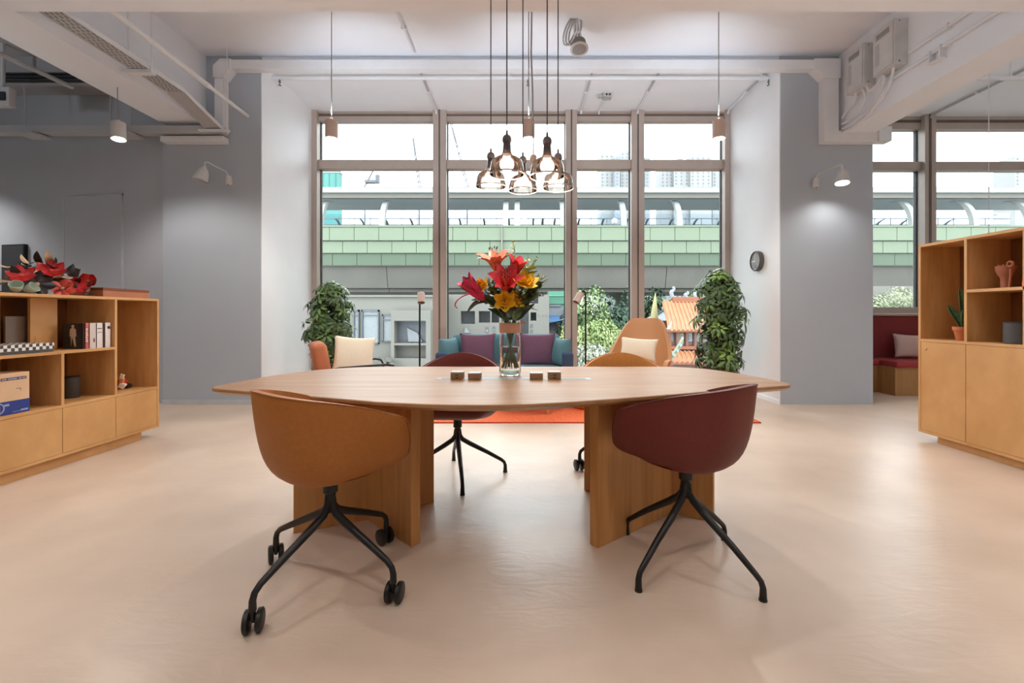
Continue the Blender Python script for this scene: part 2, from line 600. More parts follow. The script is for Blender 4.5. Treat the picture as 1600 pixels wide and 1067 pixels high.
MB().box(X(250, dy), dy, Z(221, dy), xl1 + 0.02, DP, Z(212, dy)).build('trunk_end', 'duct_paint', tr, bevel=0.004)
MB().box(xr0, dy, Z(221, dy), xr1, DP, zb_ - 0.1).build('trunk_drop', 'duct_paint', tr, bevel=0.004)
m = MB().prism([(xr0 - 0.01, zb_ - 0.12), (xr1 + 0.01, zb_ - 0.12), (xr1 + 0.01, zt_ + 0.005), (xr0 - 0.13, zt_ + 0.005), (xr0 - 0.13, zb_ - 0.005)], -0.01, 0.13)
m.xf(Matrix.Translation((0, DP, 0)) @ Matrix.Rotation(PI / 2, 4, 'X'))
m.build('elbow', 'duct_paint', tr, bevel=0.004)
MB().box(xr1 - 0.01, dy + 0.01, Z(221, dy), X(1372, dy), DP, Z(203, dy)).build('trunk_end', 'duct_paint', tr, bevel=0.004)
MB().box(X(1372, dy), dy - 0.02, Z(221, dy), X(1392, dy), DP, Z(198, dy)).build('end_box', 'duct_paint', tr, bevel=0.004)

# sprinkler pipe over the alcove
sp = T('sprinkler_pipe', 'long white sprinkler pipe hanging across the alcove ceiling', 'pipe', (0, 5.95, 4.25))
zp = Z(122, 5.95)
MB().tube([(X(409, 5.95), 5.95, zp), (X(1200, 5.95), 5.95, zp)], 0.027, 12).build('pipe', 'duct_paint', sp, smooth=True)
for px in (412, 796, 1190):
    MB().tube([(X(px, 5.95), 5.95, zp), (X(px, 5.95), 5.95, CA)], 0.014, 8).build('hanger', 'duct_paint', sp, smooth=True)
    MB().lathe([(0.033, -0.03), (0.033, 0.03)], 14, (X(px, 5.95), 5.95, zp), (1, 0, 0)).build('clamp', 'duct_paint', sp, smooth=True)
mat('chrome', (150, 150, 150), 0.3, metal=0.9)
for px in (437, 825, 1201):
    x = X(px, 5.95)
    hd = MB().lathe([(0.012, 0), (0.012, -0.03), (0.02, -0.035), (0.007, -0.045), (0.007, -0.07), (0.022, -0.074), (0.022, -0.078)], 12, (x, 5.95, zp - 0.02)).build('sprinkler_head', 'chrome', sp, smooth=True)

# conduits on the alcove ceiling running to the window
for i, (xa, lab) in enumerate((((X(682, DW)), 'thin white conduit on the alcove ceiling behind the plainest ceiling bay'), (X(908, DW), 'thin conduit on the alcove ceiling beside the small junction box'),
                 (X(996, DW), 'thin conduit on the alcove ceiling between junction box and clock wall'), (XR - 0.06, 'thin conduit in the ceiling corner above the clock wall'))):
    t = T('ceiling_conduit', lab, 'conduit', (xa, 6.4, CA))
    MB().tube([(xa, DP + 0.05, CA - 0.02), (xa, 6.45, CA - 0.02)], 0.014, 8).build('conduit', 'grey_metal_paint', t, smooth=True)
    MB().tube([(xa, 6.42, CA - 0.02), (xa, DW - 0.05, CA - 0.02), (xa, DW - 0.01, CA - 0.07)], 0.016, 8).build('flexible_end', 'duct_paint', t, smooth=True)
    MB().box(xa - 0.025, 6.44, CA - 0.04, xa + 0.025, 6.47, CA).build('saddle', 'duct_paint', t)
xa = X(642, 4.9)
t = T('ceiling_conduit', 'short white conduit on the main ceiling above the trunking', 'conduit', (xa, 4.9, CE))
MB().tube([(X(650, 5.7), 3.56, CE - 0.02), (X(650, 5.7), DP - 0.12, CE - 0.02)], 0.016, 8).build('conduit', 'duct_paint', t, smooth=True)
for yy in (4.3, 5.1):
    MB().box(X(650, 5.7) - 0.03, yy, CE - 0.04, X(650, 5.7) + 0.03, yy + 0.025, CE).build('saddle', 'duct_paint', t)
jb = T('junction_box', 'small grey ceiling junction box with a plug', 'junction box', (X(948, 6.55), 6.55, CA))
xj = X(948, 6.55)
MB().box(xj - 0.06, 6.5, CA - 0.06, xj + 0.07, 6.62, CA).build('box', 'grey_metal_paint', jb, bevel=0.004)
MB().box(xj - 0.12, 6.53, CA - 0.05, xj - 0.06, 6.59, CA - 0.01).build('plug', 'grey_metal_paint', jb, bevel=0.004)
MB().tube([(xj + 0.02, 6.6, CA - 0.05), (xj - 0.01, 6.8, CA - 0.02), (xj - 0.03, DW - 0.03, CA - 0.04), (xj - 0.03, DW - 0.01, CA - 0.08)], 0.012, 8).build('cable', 'duct_paint', jb, smooth=True)
for k in (0.0, 0.045):
    MB().lathe([(0.013, 0), (0.013, 0.01)], 10, (xj - 0.01 + k, 6.5, CA - 0.03), (0, -1, 0)).build('gland', 'gasket', jb, smooth=True)

# cable tray beside the left beam
ct = T('cable_tray', 'white perforated cable tray hung beside the concrete beam', 'cable tray', (-3.82, 4.0, 3.6))
x0, x1, zt = -3.92, -3.73, 3.6
path = [(-1.0, zt), (4.95, zt), (5.2, zt - 0.07), (5.62, zt - 0.17)]
for i in range(len(path) - 1):
    (ya, za), (yb, zb) = path[i], path[i + 1]
    MB().add([(x0, ya, za), (x1, ya, za), (x1, yb, zb), (x0, yb, zb), (x0, ya, za + 0.003), (x1, ya, za + 0.003), (x1, yb, zb + 0.003), (x0, yb, zb + 0.003)],
             [(0, 1, 2, 3), (7, 6, 5, 4), (0, 4, 5, 1), (1, 5, 6, 2), (2, 6, 7, 3), (3, 7, 4, 0)]).build('tray_bed', 'grey_metal_paint', ct)
    for xx in (x0, x1):
        MB().add([(xx - 0.002, ya, za), (xx + 0.002, ya, za), (xx + 0.002, yb, zb), (xx - 0.002, yb, zb), (xx - 0.002, ya, za + 0.045), (xx + 0.002, ya, za + 0.045), (xx + 0.002, yb, zb + 0.045), (xx - 0.002, yb, zb + 0.045)],
                 [(0, 1, 2, 3), (7, 6, 5, 4), (0, 4, 5, 1), (1, 5, 6, 2), (2, 6, 7, 3), (3, 7, 4, 0)]).build('tray_side', 'duct_paint', ct)
mat('slot_dark', (124, 124, 124), 0.8)
slots = MB()
yy = 2.6
k = 0
while yy < 4.9:
    for j in range(4):
        xs = x0 + 0.03 + 0.042 * j + (0.012 if k % 2 else 0)
        slots.box(xs, yy, zt - 0.0025, xs + 0.009, yy + 0.028, zt + 0.0005)
    yy += 0.045
    k += 1
so = slots.build('slots', 'slot_dark', ct, fix=False)
so['kind'] = 'stuff'
for yb in (4.46, 2.4):
    MB().box(x0 - 0.05, yb, zt - 0.045, x1 + 0.04, yb + 0.06, zt - 0.004).build('hanger_bracket', 'duct_paint', ct, bevel=0.004)
    for xx in (x0 - 0.03, x1 + 0.015):
        MB().tube([(xx, yb + 0.03, zt - 0.04), (xx, yb + 0.03, CE)], 0.008, 8).build('hanger_rod', 'duct_paint', ct, smooth=True)
MB().box(x0 - 0.08, 5.52, zt - 0.19, x1 + 0.1, 5.57, zt - 0.165).build('hanger_bracket', 'duct_paint', ct, bevel=0.003)
MB().tube([(x1 + 0.08, 5.54, zt - 0.17), (x1 + 0.08, 5.54, CE)], 0.006, 6).build('hanger_rod', 'duct_paint', ct, smooth=True)
cc = MB()
for j in range(3):
    pts = [(x0 - 0.03 + 0.02 * math.sin(j + y * 2.1), y, zt + 0.03 + 0.015 * j - (0.0 if y < 4.8 else (y - 4.8) * 0.15)) for y in (3.0, 3.6, 4.2, 4.7, 5.1, 5.5)]
    MB().tube(pts, 0.012, 6).build('loose_cable', 'duct_paint', ct, smooth=True)

pp = T('service_pipe', 'slim white pipe slanting under the ceiling to the left pier', 'pipe', (-3.5, 4.5, 3.7))
MB().tube([(-3.53, 1.0, 3.87), (-3.505, 5.0, 3.702)], 0.026, 12).build('pipe', 'duct_paint', pp, smooth=True)
MB().tube([(-3.507, 4.98, 3.703), (-3.49, DP - 0.01, 3.67)], 0.021, 12).build('reduced_pipe', 'duct_paint', pp, smooth=True)
MB().lathe([(0.03, -0.03), (0.03, 0.03)], 14, (-3.506, 4.99, 3.7025), (0, 1, -0.04)).build('coupling', 'duct_paint', pp, smooth=True)
for y, z in ((3.62, 3.763),):
    MB().tube([(-3.516, y, z), (-3.516, y, CE)], 0.008, 6).build('hanger', 'duct_paint', pp, smooth=True)

# tray and services beyond the left beam
lt = T('wall_cable_tray', 'grey cable tray hung on rods along the dark wall', 'cable tray', (-6.5, 5.5, 3.42))
yq = 5.55
ztq = Z(207, yq)
MB().box(-8.4, yq, ztq, X(345, yq), yq + 0.12, ztq + 0.09).build('tray_side', 'grey_metal_paint', lt, bevel=0.003)
for px in (38, 172, 204):
    MB().tube([(X(px, yq), yq + 0.02, ztq), (X(px, yq) - 0.03, yq + 0.02, 4.2)], 0.009, 6).build('hanger_rod', 'grey_metal_paint', lt, smooth=True)
for px in (48, 196):
    MB().box(X(px, yq) - 0.12, yq - 0.1, ztq - 0.04, X(px, yq) + 0.12, yq + 0.14, ztq - 0.012).build('hanger_bracket', 'grey_metal_paint', lt, bevel=0.003)
gr = T('ceiling_grille', 'long slotted air grille in the dim ceiling beyond the beam', 'air grille', (-6.5, 5.2, 4.0))
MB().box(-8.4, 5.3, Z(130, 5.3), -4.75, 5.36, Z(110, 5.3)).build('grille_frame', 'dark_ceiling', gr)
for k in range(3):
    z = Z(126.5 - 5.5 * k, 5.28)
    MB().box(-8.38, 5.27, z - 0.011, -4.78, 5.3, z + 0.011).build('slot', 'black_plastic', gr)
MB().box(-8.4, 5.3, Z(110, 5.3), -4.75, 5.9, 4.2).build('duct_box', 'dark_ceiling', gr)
pj = T('ceiling_projector', 'dark boxed ceiling unit at the edge beyond the beam', 'ceiling unit', (X(5, 5.0), 5.0, 3.5))
MB().box(X(-40, 5.0), 5.0, Z(165, 5.0), X(14, 5.0), 5.08, Z(135, 5.0)).build('housing', 'grey_metal_paint', pj, bevel=0.01)
MB().box(X(-38, 5.0), 4.985, Z(157, 5.0), X(9, 5.0), 5.0, Z(144, 5.0)).build('outlet', 'black_plastic', pj)
MB().tube([(X(-2, 5.0), 5.04, Z(135, 5.0)), (X(-2, 5.0), 5.04, 4.2)], 0.02, 8).build('hanger', 'grey_metal_paint', pj, smooth=True)
p2 = T('side_pipe', 'grey pipe under the dim ceiling beyond the beam', 'pipe', (-5.6, 4.4, 3.9))
MB().tube([P(-60, 56, 4.0), P(112, 136, 5.2)], 0.024, 10).build('pipe', 'grey_metal_paint', p2, smooth=True)

# electrical boxes on the right beam
mat('box_white', (205, 205, 205), 0.45)
for (ya, yb, lab) in ((5.10, 5.38, 'white electrical box on the beam nearest the pier'), (4.68, 4.97, 'white electrical box on the beam farther from the pier')):
    eb = T('electrical_box', lab, 'electrical box', (4.03, (ya + yb) / 2, 4.0))
    MB().box(3.89, ya, 3.77, 4.03, yb, 4.25).build('casing', 'box_white', eb, bevel=0.006)
    MB().box(3.878, ya + 0.015, 3.785, 3.89, yb - 0.015, 4.235).build('front_cover', 'box_white', eb, bevel=0.004)
    MB().box(3.875, ya + 0.05, 4.13, 3.879, yb - 0.05, 4.20).build('label_strip', 'grey_metal_paint', eb)
    MB().box(3.875, yb - 0.1, 3.86, 3.879, yb - 0.05, 4.09).build('side_panel', 'grey_metal_paint', eb)
    for k in range(7):
        y = ya + 0.06 + k * (yb - ya - 0.12) / 7
        MB().box(3.8735, y, 4.14, 3.876, y + 0.012, 4.19).build('vent_slot', 'slot_dark', eb)
    for (yy, zz) in ((ya + 0.03, 3.8), (ya + 0.03, 4.22), (yb - 0.03, 3.8), (yb - 0.03, 4.22)):
        MB().lathe([(0.007, 0), (0.007, 0.004)], 8, (3.94, ya, zz), (0, -1, 0)).build('screw', 'slot_dark', eb, smooth=True)
cab_specs = [
    ('white flexible hose looping from the far electrical box to the trunking', [(3.95, 5.3, 3.78), (3.97, 5.35, 3.70), (3.99, 5.5, 3.66), (4.0, 5.6, 3.60)]),
    ('white flexible hose dropping from the far electrical box', [(3.95, 5.2, 3.78), (3.96, 5.18, 3.64), (3.98, 5.3, 3.55), (3.99, 5.45, 3.52), (4.0, 5.6, 3.53)]),
    ('white flexible hose sagging from the near electrical box', [(3.95, 4.9, 3.78), (3.96, 4.92, 3.66), (3.98, 5.1, 3.52), (3.99, 5.35, 3.46), (4.0, 5.6, 3.47)]),
    ('lowest white flexible hose running to the trunking corner', [(3.95, 4.76, 3.78), (3.96, 4.85, 3.6), (3.98, 5.1, 3.46), (3.99, 5.4, 3.40), (4.0, 5.6, 3.42)]),
    ('short white hose linking the two electrical boxes', [(3.95, 5.14, 3.78), (3.95, 5.1, 3.70), (3.95, 5.03, 3.69), (3.95, 4.95, 3.73), (3.95, 4.92, 3.78)])]
for lab, pts in cab_specs:
    pts = [Vector(p) for p in pts]
    fine = []
    for i in range(len(pts) - 1):
        p0, p1, p2_, p3 = pts[max(0, i - 1)], pts[i], pts[i + 1], pts[min(len(pts) - 1, i + 2)]
        for j in range(6):
            t_ = j / 6
            fine.append(0.5 * ((2 * p1) + (p2_ - p0) * t_ + (2 * p0 - 5 * p1 + 4 * p2_ - p3) * t_ ** 2 + (3 * p1 - p0 - 3 * p2_ + p3) * t_ ** 3))
    fine.append(pts[-1])
    o = MB().tube(fine, 0.015, 8).build('flexible_hose', 'duct_paint', None, smooth=True, origin=pts[0])
    tag(o, lab, 'hose', 'hoses of the electrical boxes')
for z, lab in ((3.86, 'upper thin conduit along the beam with electrical boxes'), (3.70, 'lower thin conduit along the beam with electrical boxes')):
    t = T('beam_conduit', lab, 'conduit', (4.0, 3.0, z))
    MB().tube([(4.005, -1, z), (4.005, 4.64 if z > 3.8 else 5.0, z)], 0.017, 8).build('conduit', 'duct_paint', t, smooth=True)
    for y in (2.6, 3.4, 4.2):
        MB().box(3.985, y, z - 0.025, 4.03, y + 0.03, z + 0.025).build('saddle', 'duct_paint', t)
bb = T('beam_bracket', 'small white bracket on the beam beside the hoses', 'bracket', (4.0, 4.3, 3.7))
for ya in (4.26, 4.37):
    MB().box(3.97, ya, 3.6, 4.03, ya + 0.015, 3.72).build('bracket_cheek', 'duct_paint', bb)
MB().box(3.97, 4.25, 3.59, 4.03, 4.395, 3.602).build('bracket_base', 'duct_paint', bb)
# pipes on the right-hand ceiling
t = T('bay_ceiling_pipe', 'white pipe under the ceiling of the red bench bay', 'pipe', (6, 5.6, 4.1))
MB().tube([(4.42, 5.5, 4.05), (9.4, 5.5, 4.05)], 0.03, 10).build('pipe', 'duct_paint', t, smooth=True)
MB().tube([(6.0, 5.5, 4.05), (6.0, 5.5, 4.3)], 0.012, 8).build('hanger', 'duct_paint', t, smooth=True)
t = T('bay_ceiling_conduit', 'thin conduit on the bench bay ceiling ending at the mullion', 'conduit', (6.42, 6.2, 4.28))
MB().tube([(6.42, 4.5, 4.275), (6.42, DW - 0.03, 4.275), (6.42, DW - 0.01, 4.23)], 0.016, 8).build('conduit', 'grey_metal_paint', t, smooth=True)
for y in (5.3, 6.3):
    MB().box(6.39, y, 4.26, 6.45, y + 0.03, 4.3).build('saddle', 'duct_paint', t)
o = MB().tube([(X(1545, 5.0), 5.0, 1.79 + 0.1), (X(1545, 5.0), 5.0, 4.3)], 0.004, 6).build('hanging_wire', 'duct_paint', None, smooth=True, origin=(X(1545, 5.0), 5.0, 1.9))
tag(o, 'thin wire hanging before the bench bay window', 'wire')

# ------------------------------------------------------------------ ceiling speaker hanging by its cables
mat('speaker_grille', (150, 150, 150), 0.7, nscale=200, var=0.2)
sx, sy, sz = X(905, 4.95), 4.95, Z(76, 4.95)
cs = T('ceiling_speaker', 'round white loudspeaker dangling from coiled cables', 'speaker', (sx, sy, sz))
ax = Vector((0.02, -0.25, -1)).normalized()
MB().lathe([(0.075, -0.09), (0.085, -0.02), (0.085, 0)], 20, (sx, sy, sz), ax).build('can', 'slot_dark', cs, smooth=True)
MB().lathe([(0.078, 0), (0.1, 0), (0.1, 0.014), (0.078, 0.014)], 28, (sx, sy, sz), ax, close=False).build('rim', 'box_white', cs, smooth=True)
MB().lathe([(0.0001, 0.008), (0.08, 0.008)], 28, (sx, sy, sz), ax, close=False).build('grille', 'speaker_grille', cs)
for k in range(3):
    ctr = Vector((sx - 0.10 + 0.03 * k, sy + 0.05, sz + 0.22))
    pts = []
    for j in range(25):
        a = 2 * PI * j / 24
        pts.append(ctr + Vector((0.055 * math.cos(a) + 0.05 * math.sin(a), 0.03 * math.cos(a), 0.15 * math.sin(a))))
    MB().tube(pts, 0.010, 6).build('cable_loop', 'grey_metal_paint', cs, smooth=True)
for k in range(3):
    MB().tube([(sx - 0.04 + 0.02 * k, sy + 0.05, CE), (sx - 0.05 + 0.03 * k, sy + 0.05, sz + 0.25), (sx - 0.05 + 0.045 * k, sy + 0.03, sz + 0.05)], 0.009, 6).build('cable', 'duct_paint', cs, smooth=True)
MB().tube([(sx + 0.06, sy + 0.03, sz + 0.05), (sx - 0.01, sy + 0.05, sz + 0.2)], 0.004, 5).build('spring_clip', 'chrome', cs, smooth=True)

# ------------------------------------------------------------------ lamps
emit('lamp_white', (1.0, 0.93, 0.84), 9.0)
emit('bulb_glow', (1.0, 0.93, 0.84), 5.0)
mat('blush_paint', (206, 184, 174), 0.55, var=0.02)
mat('lamp_grey', (205, 204, 203), 0.5, var=0.02)
mat('cord_grey', (150, 150, 150), 0.6)
mat('cord_black', (40, 39, 39), 0.6)


def cylinder_lamp(px, py, d, m, lab, top, cord='cord_grey', tilt=(0, 0, -1), power=70, notch=True, h=0.18, r=0.062, up_fill=42):
    x, z = X(px, d), Z(py, d)
    t = T('cylinder_lamp', lab, 'hanging lamp', (x, d, z))
    axv = Vector(tilt).normalized()
    MB().lathe([(r - 0.004, h / 2 - 0.01), (r, h / 2), (r, -h / 2), (r - 0.02, -h / 2 - 0.001), (0.012, -h / 2 - 0.003)], 24, (x, d, z), axv, close=False).build('shade', m, t, smooth=True, solid=0.003)
    MB().lathe([(0.0001, h / 2 - 0.03), (r - 0.006, h / 2 - 0.03)], 24, (x, d, z), axv, close=False).build('light_disc', 'lamp_white', t)
    top_p = Vector((x, d, z)) - axv * (h / 2)
    MB().tube([top_p, (top_p.x, d, top)], 0.005, 6).build('cord', cord, t, smooth=True)
    MB().lathe([(0.012, 0), (0.014, 0.03), (0.006, 0.045)], 10, top_p, -axv).build('cord_grip', m, t, smooth=True)
    if notch:
        MB().lathe([(0.014, 0), (0.018, 0.004), (0.014, 0.008)], 10, (x + r * 0.75, d - r * 0.75, z + h * 0.3), (0.7, -0.7, 0)).build('eyelet', m, t, smooth=True)
    lamp('cylinder_lamp_light', 'SPOT', Vector((x, d, z)) + axv * (h / 2 - 0.02), power, WARM, 0.05, 160, 0.5, Vector((x, d, z)) + axv * 2)
    if up_fill:  # upward spot and glowing ring are added to brighten the ceiling
        MB().lathe([(0.02, -h / 2 - 0.004), (r - 0.014, -h / 2 - 0.004)], 24, (x, d, z), axv, close=False).build('added_glow_ring', 'lamp_white', t)
        lamp('cylinder_lamp_fill', 'SPOT', Vector((x, d, z)) - axv * (h / 2 + 0.06), up_fill, COOL, 0.06, 112, 0.9, Vector((x, d + 2.0, z + 1.25)))
    return t


cylinder_lamp(518, 203, 4.6, 'blush_paint', 'blush cylinder lamp hanging before the window above the cream cushioned armchair', CE)
cylinder_lamp(826, 203, 4.6, 'blush_paint', 'blush cylinder lamp hanging behind the glass pendants', CE)
cylinder_lamp(1123, 203, 4.6, 'blush_paint', 'blush cylinder lamp hanging before the window near the clock wall', CE)
cylinder_lamp(185, 205, 4.74, 'lamp_grey', 'light grey cylinder spotlight hanging under the beam before the dark wall', 3.55, cord='cord_grey', tilt=(0.12, -0.1, -1), power=50, notch=False, up_fill=0)

# dangling switch box on a flat cable
x, d = X(833, 4.55), 4.55
sw = T('pendant_socket', 'small blush socket box dangling on a flat grey cable', 'socket', (x, d, Z(248, d)))
MB().lathe([(0.03, 0), (0.036, 0.01), (0.036, 0.075), (0.028, 0.09)], 14, (x, d, Z(256, d))).build('socket_body', 'blush_paint', sw, smooth=True)
MB().tube([(x, d, Z(243, d)), (x - 0.005, d, 3.4), (x - 0.02, d, 3.8), (x - 0.01, d + 0.05, CE)], 0.008, 6).build('cable', 'cord_grey', sw, smooth=True)

# five glass pendants over the table
mat('pendant_cap', (104, 94, 90), 0.4, metal=0.3)
mat('pendant_neck', (150, 132, 124), 0.35, metal=0.2)
prof_out = [(0.018, 0.20), (0.022, 0.19), (0.024, 0.145), (0.028, 0.125), (0.042, 0.108), (0.068, 0.095), (0.086, 0.082), (0.094, 0.062), (0.099, 0.03), (0.103, 0.0), (0.101, -0.004)]
prof_rim = [(0.1025, -0.004), (0.1035, 0.0), (0.1025, 0.004), (0.099, 0.002), (0.099, -0.003), (0.1025, -0.004)]
pend = [(767, 292, 3.02, 'smoke_glass', 'smoked glass pendant hanging outermost on the side of the cream cushioned armchair', 1.0),
        (792, 273, 2.62, 'amber_glass', 'amber glass pendant hanging in front, nearer the orange chair', 1.0),
        (817, 298, 3.02, 'smoke_glass', 'lowest smoked glass pendant in the middle of the cluster', 0.95),
        (855, 276, 2.62, 'amber_glass', 'amber glass pendant hanging in front, nearer the dark red chair', 1.0),
        (872, 294, 2.98, 'smoke_glass', 'smoked glass pendant hanging outermost on the side of the clock', 1.0)]
for px, py, d, gm, lab, s in pend:
    x, z = X(px, d), Z(py, d)
    t = T('glass_pendant', lab, 'pendant lamp', (x, d, z), 'glass pendants over the table')
    MB().lathe([(r * s, zz * s) for r, zz in prof_out], 32, (x, d, z), close=False).build('glass_shade', gm, t, smooth=True)
    MB().lathe([(r * s, zz * s) for r, zz in prof_rim], 32, (x, d, z), close=False).build('glass_rim', 'pendant_neck', t, smooth=True)
    MB().lathe([(0.024 * s, 0.118), (0.0225 * s, 0.145), (0.0205 * s, 0.19), (0.018 * s, 0.195)], 20, (x, d, z)).build('lamp_neck', 'pendant_neck', t, smooth=True)
    MB().lathe([(0.025 * s, 0.19), (0.027 * s, 0.195), (0.027 * s, 0.215), (0.02 * s, 0.228), (0.008, 0.232), (0.007, 0.255), (0.003, 0.26)], 20, (x, d, z)).build('lamp_cap', 'pendant_cap', t, smooth=True)
    MB().sphere((x, d, z + 0.06), 0.042, 20).build('bulb', 'bulb_glow', t, smooth=True)
    MB().tube([(x, d, z + 0.25), (x, d, 3.55)], 0.0035, 6).build('cord', 'cord_black', t, smooth=True)
    lamp('glass_pendant_light', 'POINT', (x, d, z + 0.002), 4.5, (1.0, 0.92, 0.82), 0.014)

# wall lamps on the piers
for (px, lit, lab) in ((316, False, 'white dome wall lamp on a bent arm, unlit'), (1316, True, 'white cone wall lamp glowing on the pier')):
    d = 5.42
    x, z = X(px, d), Z(272 if not lit else 276, d)
    s = -1 if not lit else 1
    t = T('wall_lamp', lab, 'wall lamp', (x - s * 0.15, DP, z))
    axv = Vector((-0.18 if not lit else -0.12, -0.18, -1)).normalized()
    hh = MB().lathe([(0.016, -0.10), (0.022, -0.085), (0.045, -0.06), (0.062, -0.02), (0.074, 0.05), (0.078, 0.085), (0.075, 0.085)], 24, (x, d, z), axv, close=False)
    hh.build('shade', 'box_white', t, smooth=True, solid=0.003)
    MB().lathe([(0.0001, 0.055), (0.072, 0.055)], 24, (x, d, z), axv, close=False).build('light_disc' if lit else 'inner_disc', 'lamp_white' if lit else 'grey_metal_paint', t)
    tp = Vector((x, d, z)) - axv * 0.10
    xb = x - s * 0.16
    MB().tube([tp, tp + Vector((0, 0, 0.05)), tp + Vector((-s * 0.02, 0.02, 0.06)), (xb - s * 0.0, DP - 0.09, z + 0.09), (xb, DP - 0.06, z + 0.06), (xb, DP - 0.05, z - 0.02)], 0.009, 8).build('arm', 'box_white', t, smooth=True)
    MB().lathe([(0.03, 0), (0.034, 0.01), (0.034, 0.11)], 16, (xb, DP - 0.05, z - 0.06), (0, 0, 1)).build('wall_mount', 'box_white', t, smooth=True)
    MB().box(xb - 0.02, DP - 0.05, z - 0.05, xb + 0.02, DP, z + 0.04).build('mount_block', 'box_white', t, bevel=0.004)
    MB().lathe([(0.008, 0), (0.008, 0.006)], 8, (xb, DP - 0.06, z - 0.066), (0, 0, 1)).build('switch', 'gasket', t, smooth=True)
    if lit:
        lamp('wall_lamp_light', 'SPOT', Vector((x, d, z)) + axv * 0.07, 14, (1, 0.95, 0.88), 0.05, 140, 0.8, (x - 0.03, d - 0.02, z - 1))

# clock on the alcove wall
mat('clock_rim', (88, 88, 88), 0.5)
mat('clock_face', (150, 150, 150), 0.35, var=0.03)
mat('clock_hand', (232, 232, 232), 0.4)
cy_, cz_ = 6.2, Z(408, 6.2)
ck = T('wall_clock', 'round grey wall clock with white hands on the alcove wall', 'clock', (XR - 0.012, cy_, cz_))
MB().lathe([(0.12, 0), (0.135, 0.0), (0.14, 0.012), (0.14, 0.055), (0.13, 0.065), (0.122, 0.06), (0.122, 0.048)], 40, (XR - 0.012, cy_, cz_), (-1, 0, 0), close=False).build('rim', 'clock_rim', ck, smooth=True)
MB().lathe([(0.0001, 0.05), (0.124, 0.05)], 40, (XR - 0.012, cy_, cz_), (-1, 0, 0), close=False).build('dial', 'clock_face', ck)
MB().box(XR - 0.012 - 0.058, cy_ - 0.005, cz_ - 0.01, XR - 0.012 - 0.055, cy_ + 0.005, cz_ + 0.09).build('minute_hand', 'clock_hand', ck)
MB().box(XR - 0.012 - 0.056, cy_ - 0.0, cz_ - 0.007, XR - 0.012 - 0.053, cy_ + 0.085, cz_ + 0.007).build('hour_hand', 'clock_hand', ck)
for k in range(12):
    a = k * PI / 6
    c = Vector((XR - 0.012 - 0.0515, cy_ + 0.108 * math.sin(a), cz_ + 0.108 * math.cos(a)))
    MB().cbox(c, (0.002, 0.005, 0.018 if k % 3 == 0 else 0.01), (-a, 0, 0)).build('hour_mark', 'clock_hand' if k % 3 == 0 else 'clock_rim', ck)
MB().lathe([(0.022, 0.05), (0.022, 0.053), (0.018, 0.053)], 16, (XR - 0.012, cy_, cz_ - 0.075), (-1, 0, 0), close=False).build('small_dial', 'clock_rim', ck)
# ------------------------------------------------------------------ meeting table
TH = 0.765
tb = T('meeting_table', 'large oak meeting table with blunt angular top', 'table', (0, 2.7, 0))
outline = [(-1.655, 2.34), (-0.19, 1.815), (1.50, 2.45), (1.42, 2.96), (1.20, 3.30), (-1.22, 3.30), (-1.56, 2.96)]
rr = [0.09, 0.5, 0.09, 0.3, 0.25, 0.25, 0.3]
po = rounded(outline, rr, 8)
cxo = sum(p[0] for p in po) / len(po)
cyo = sum(p[1] for p in po) / len(po)
def shrink(poly, f):
    out = []
    n = len(poly)
    for i in range(n):
        a, b = Vector(poly[i - 1]), Vector(poly[(i + 1) % n])
        t_ = (b - a).normalized()
        nrm = Vector((-t_.y, t_.x))
        out.append((poly[i][0] + nrm.x * f, poly[i][1] + nrm.y * f))
    return out
n = len(po)
inn = shrink(po, 0.035)
ins = shrink(po, 0.004)
vs = [(x, y, TH - 0.034) for x, y in inn] + [(x, y, TH - 0.016) for x, y in po] + [(x, y, TH - 0.004) for x, y in po] + [(x, y, TH) for x, y in ins]
fs = [tuple(range(n - 1, -1, -1)), tuple(range(3 * n, 4 * n))]
for k in range(3):
    fs += [(k * n + i, k * n + (i + 1) % n, (k + 1) * n + (i + 1) % n, (k + 1) * n + i) for i in range(n)]
MB().add(vs, fs).build('table_top', 'oak_x', tb)


def leg_panel(a, b, th=0.055):
    a, b = Vector(a), Vector(b)
    t_ = (b - a).normalized()
    nr = Vector((-t_.y, t_.x)) * th / 2
    m = MB().prism([tuple(a - nr), tuple(b - nr), tuple(b + nr), tuple(a + nr)], 0, TH - 0.034)
    return m.build('leg_panel', 'oak_leg', tb, bevel=0.003)


V1, V2 = (-0.86, 2.54), (0.86, 2.62)
for e in ((-0.53, 2.23), (-1.21, 2.37), (-0.555, 2.76), (-1.15, 2.8)):
    leg_panel(V1, e)
for e in ((0.355, 2.22), (1.07, 2.50), (0.42, 2.95), (1.15, 2.85)):
    leg_panel(V2, e)
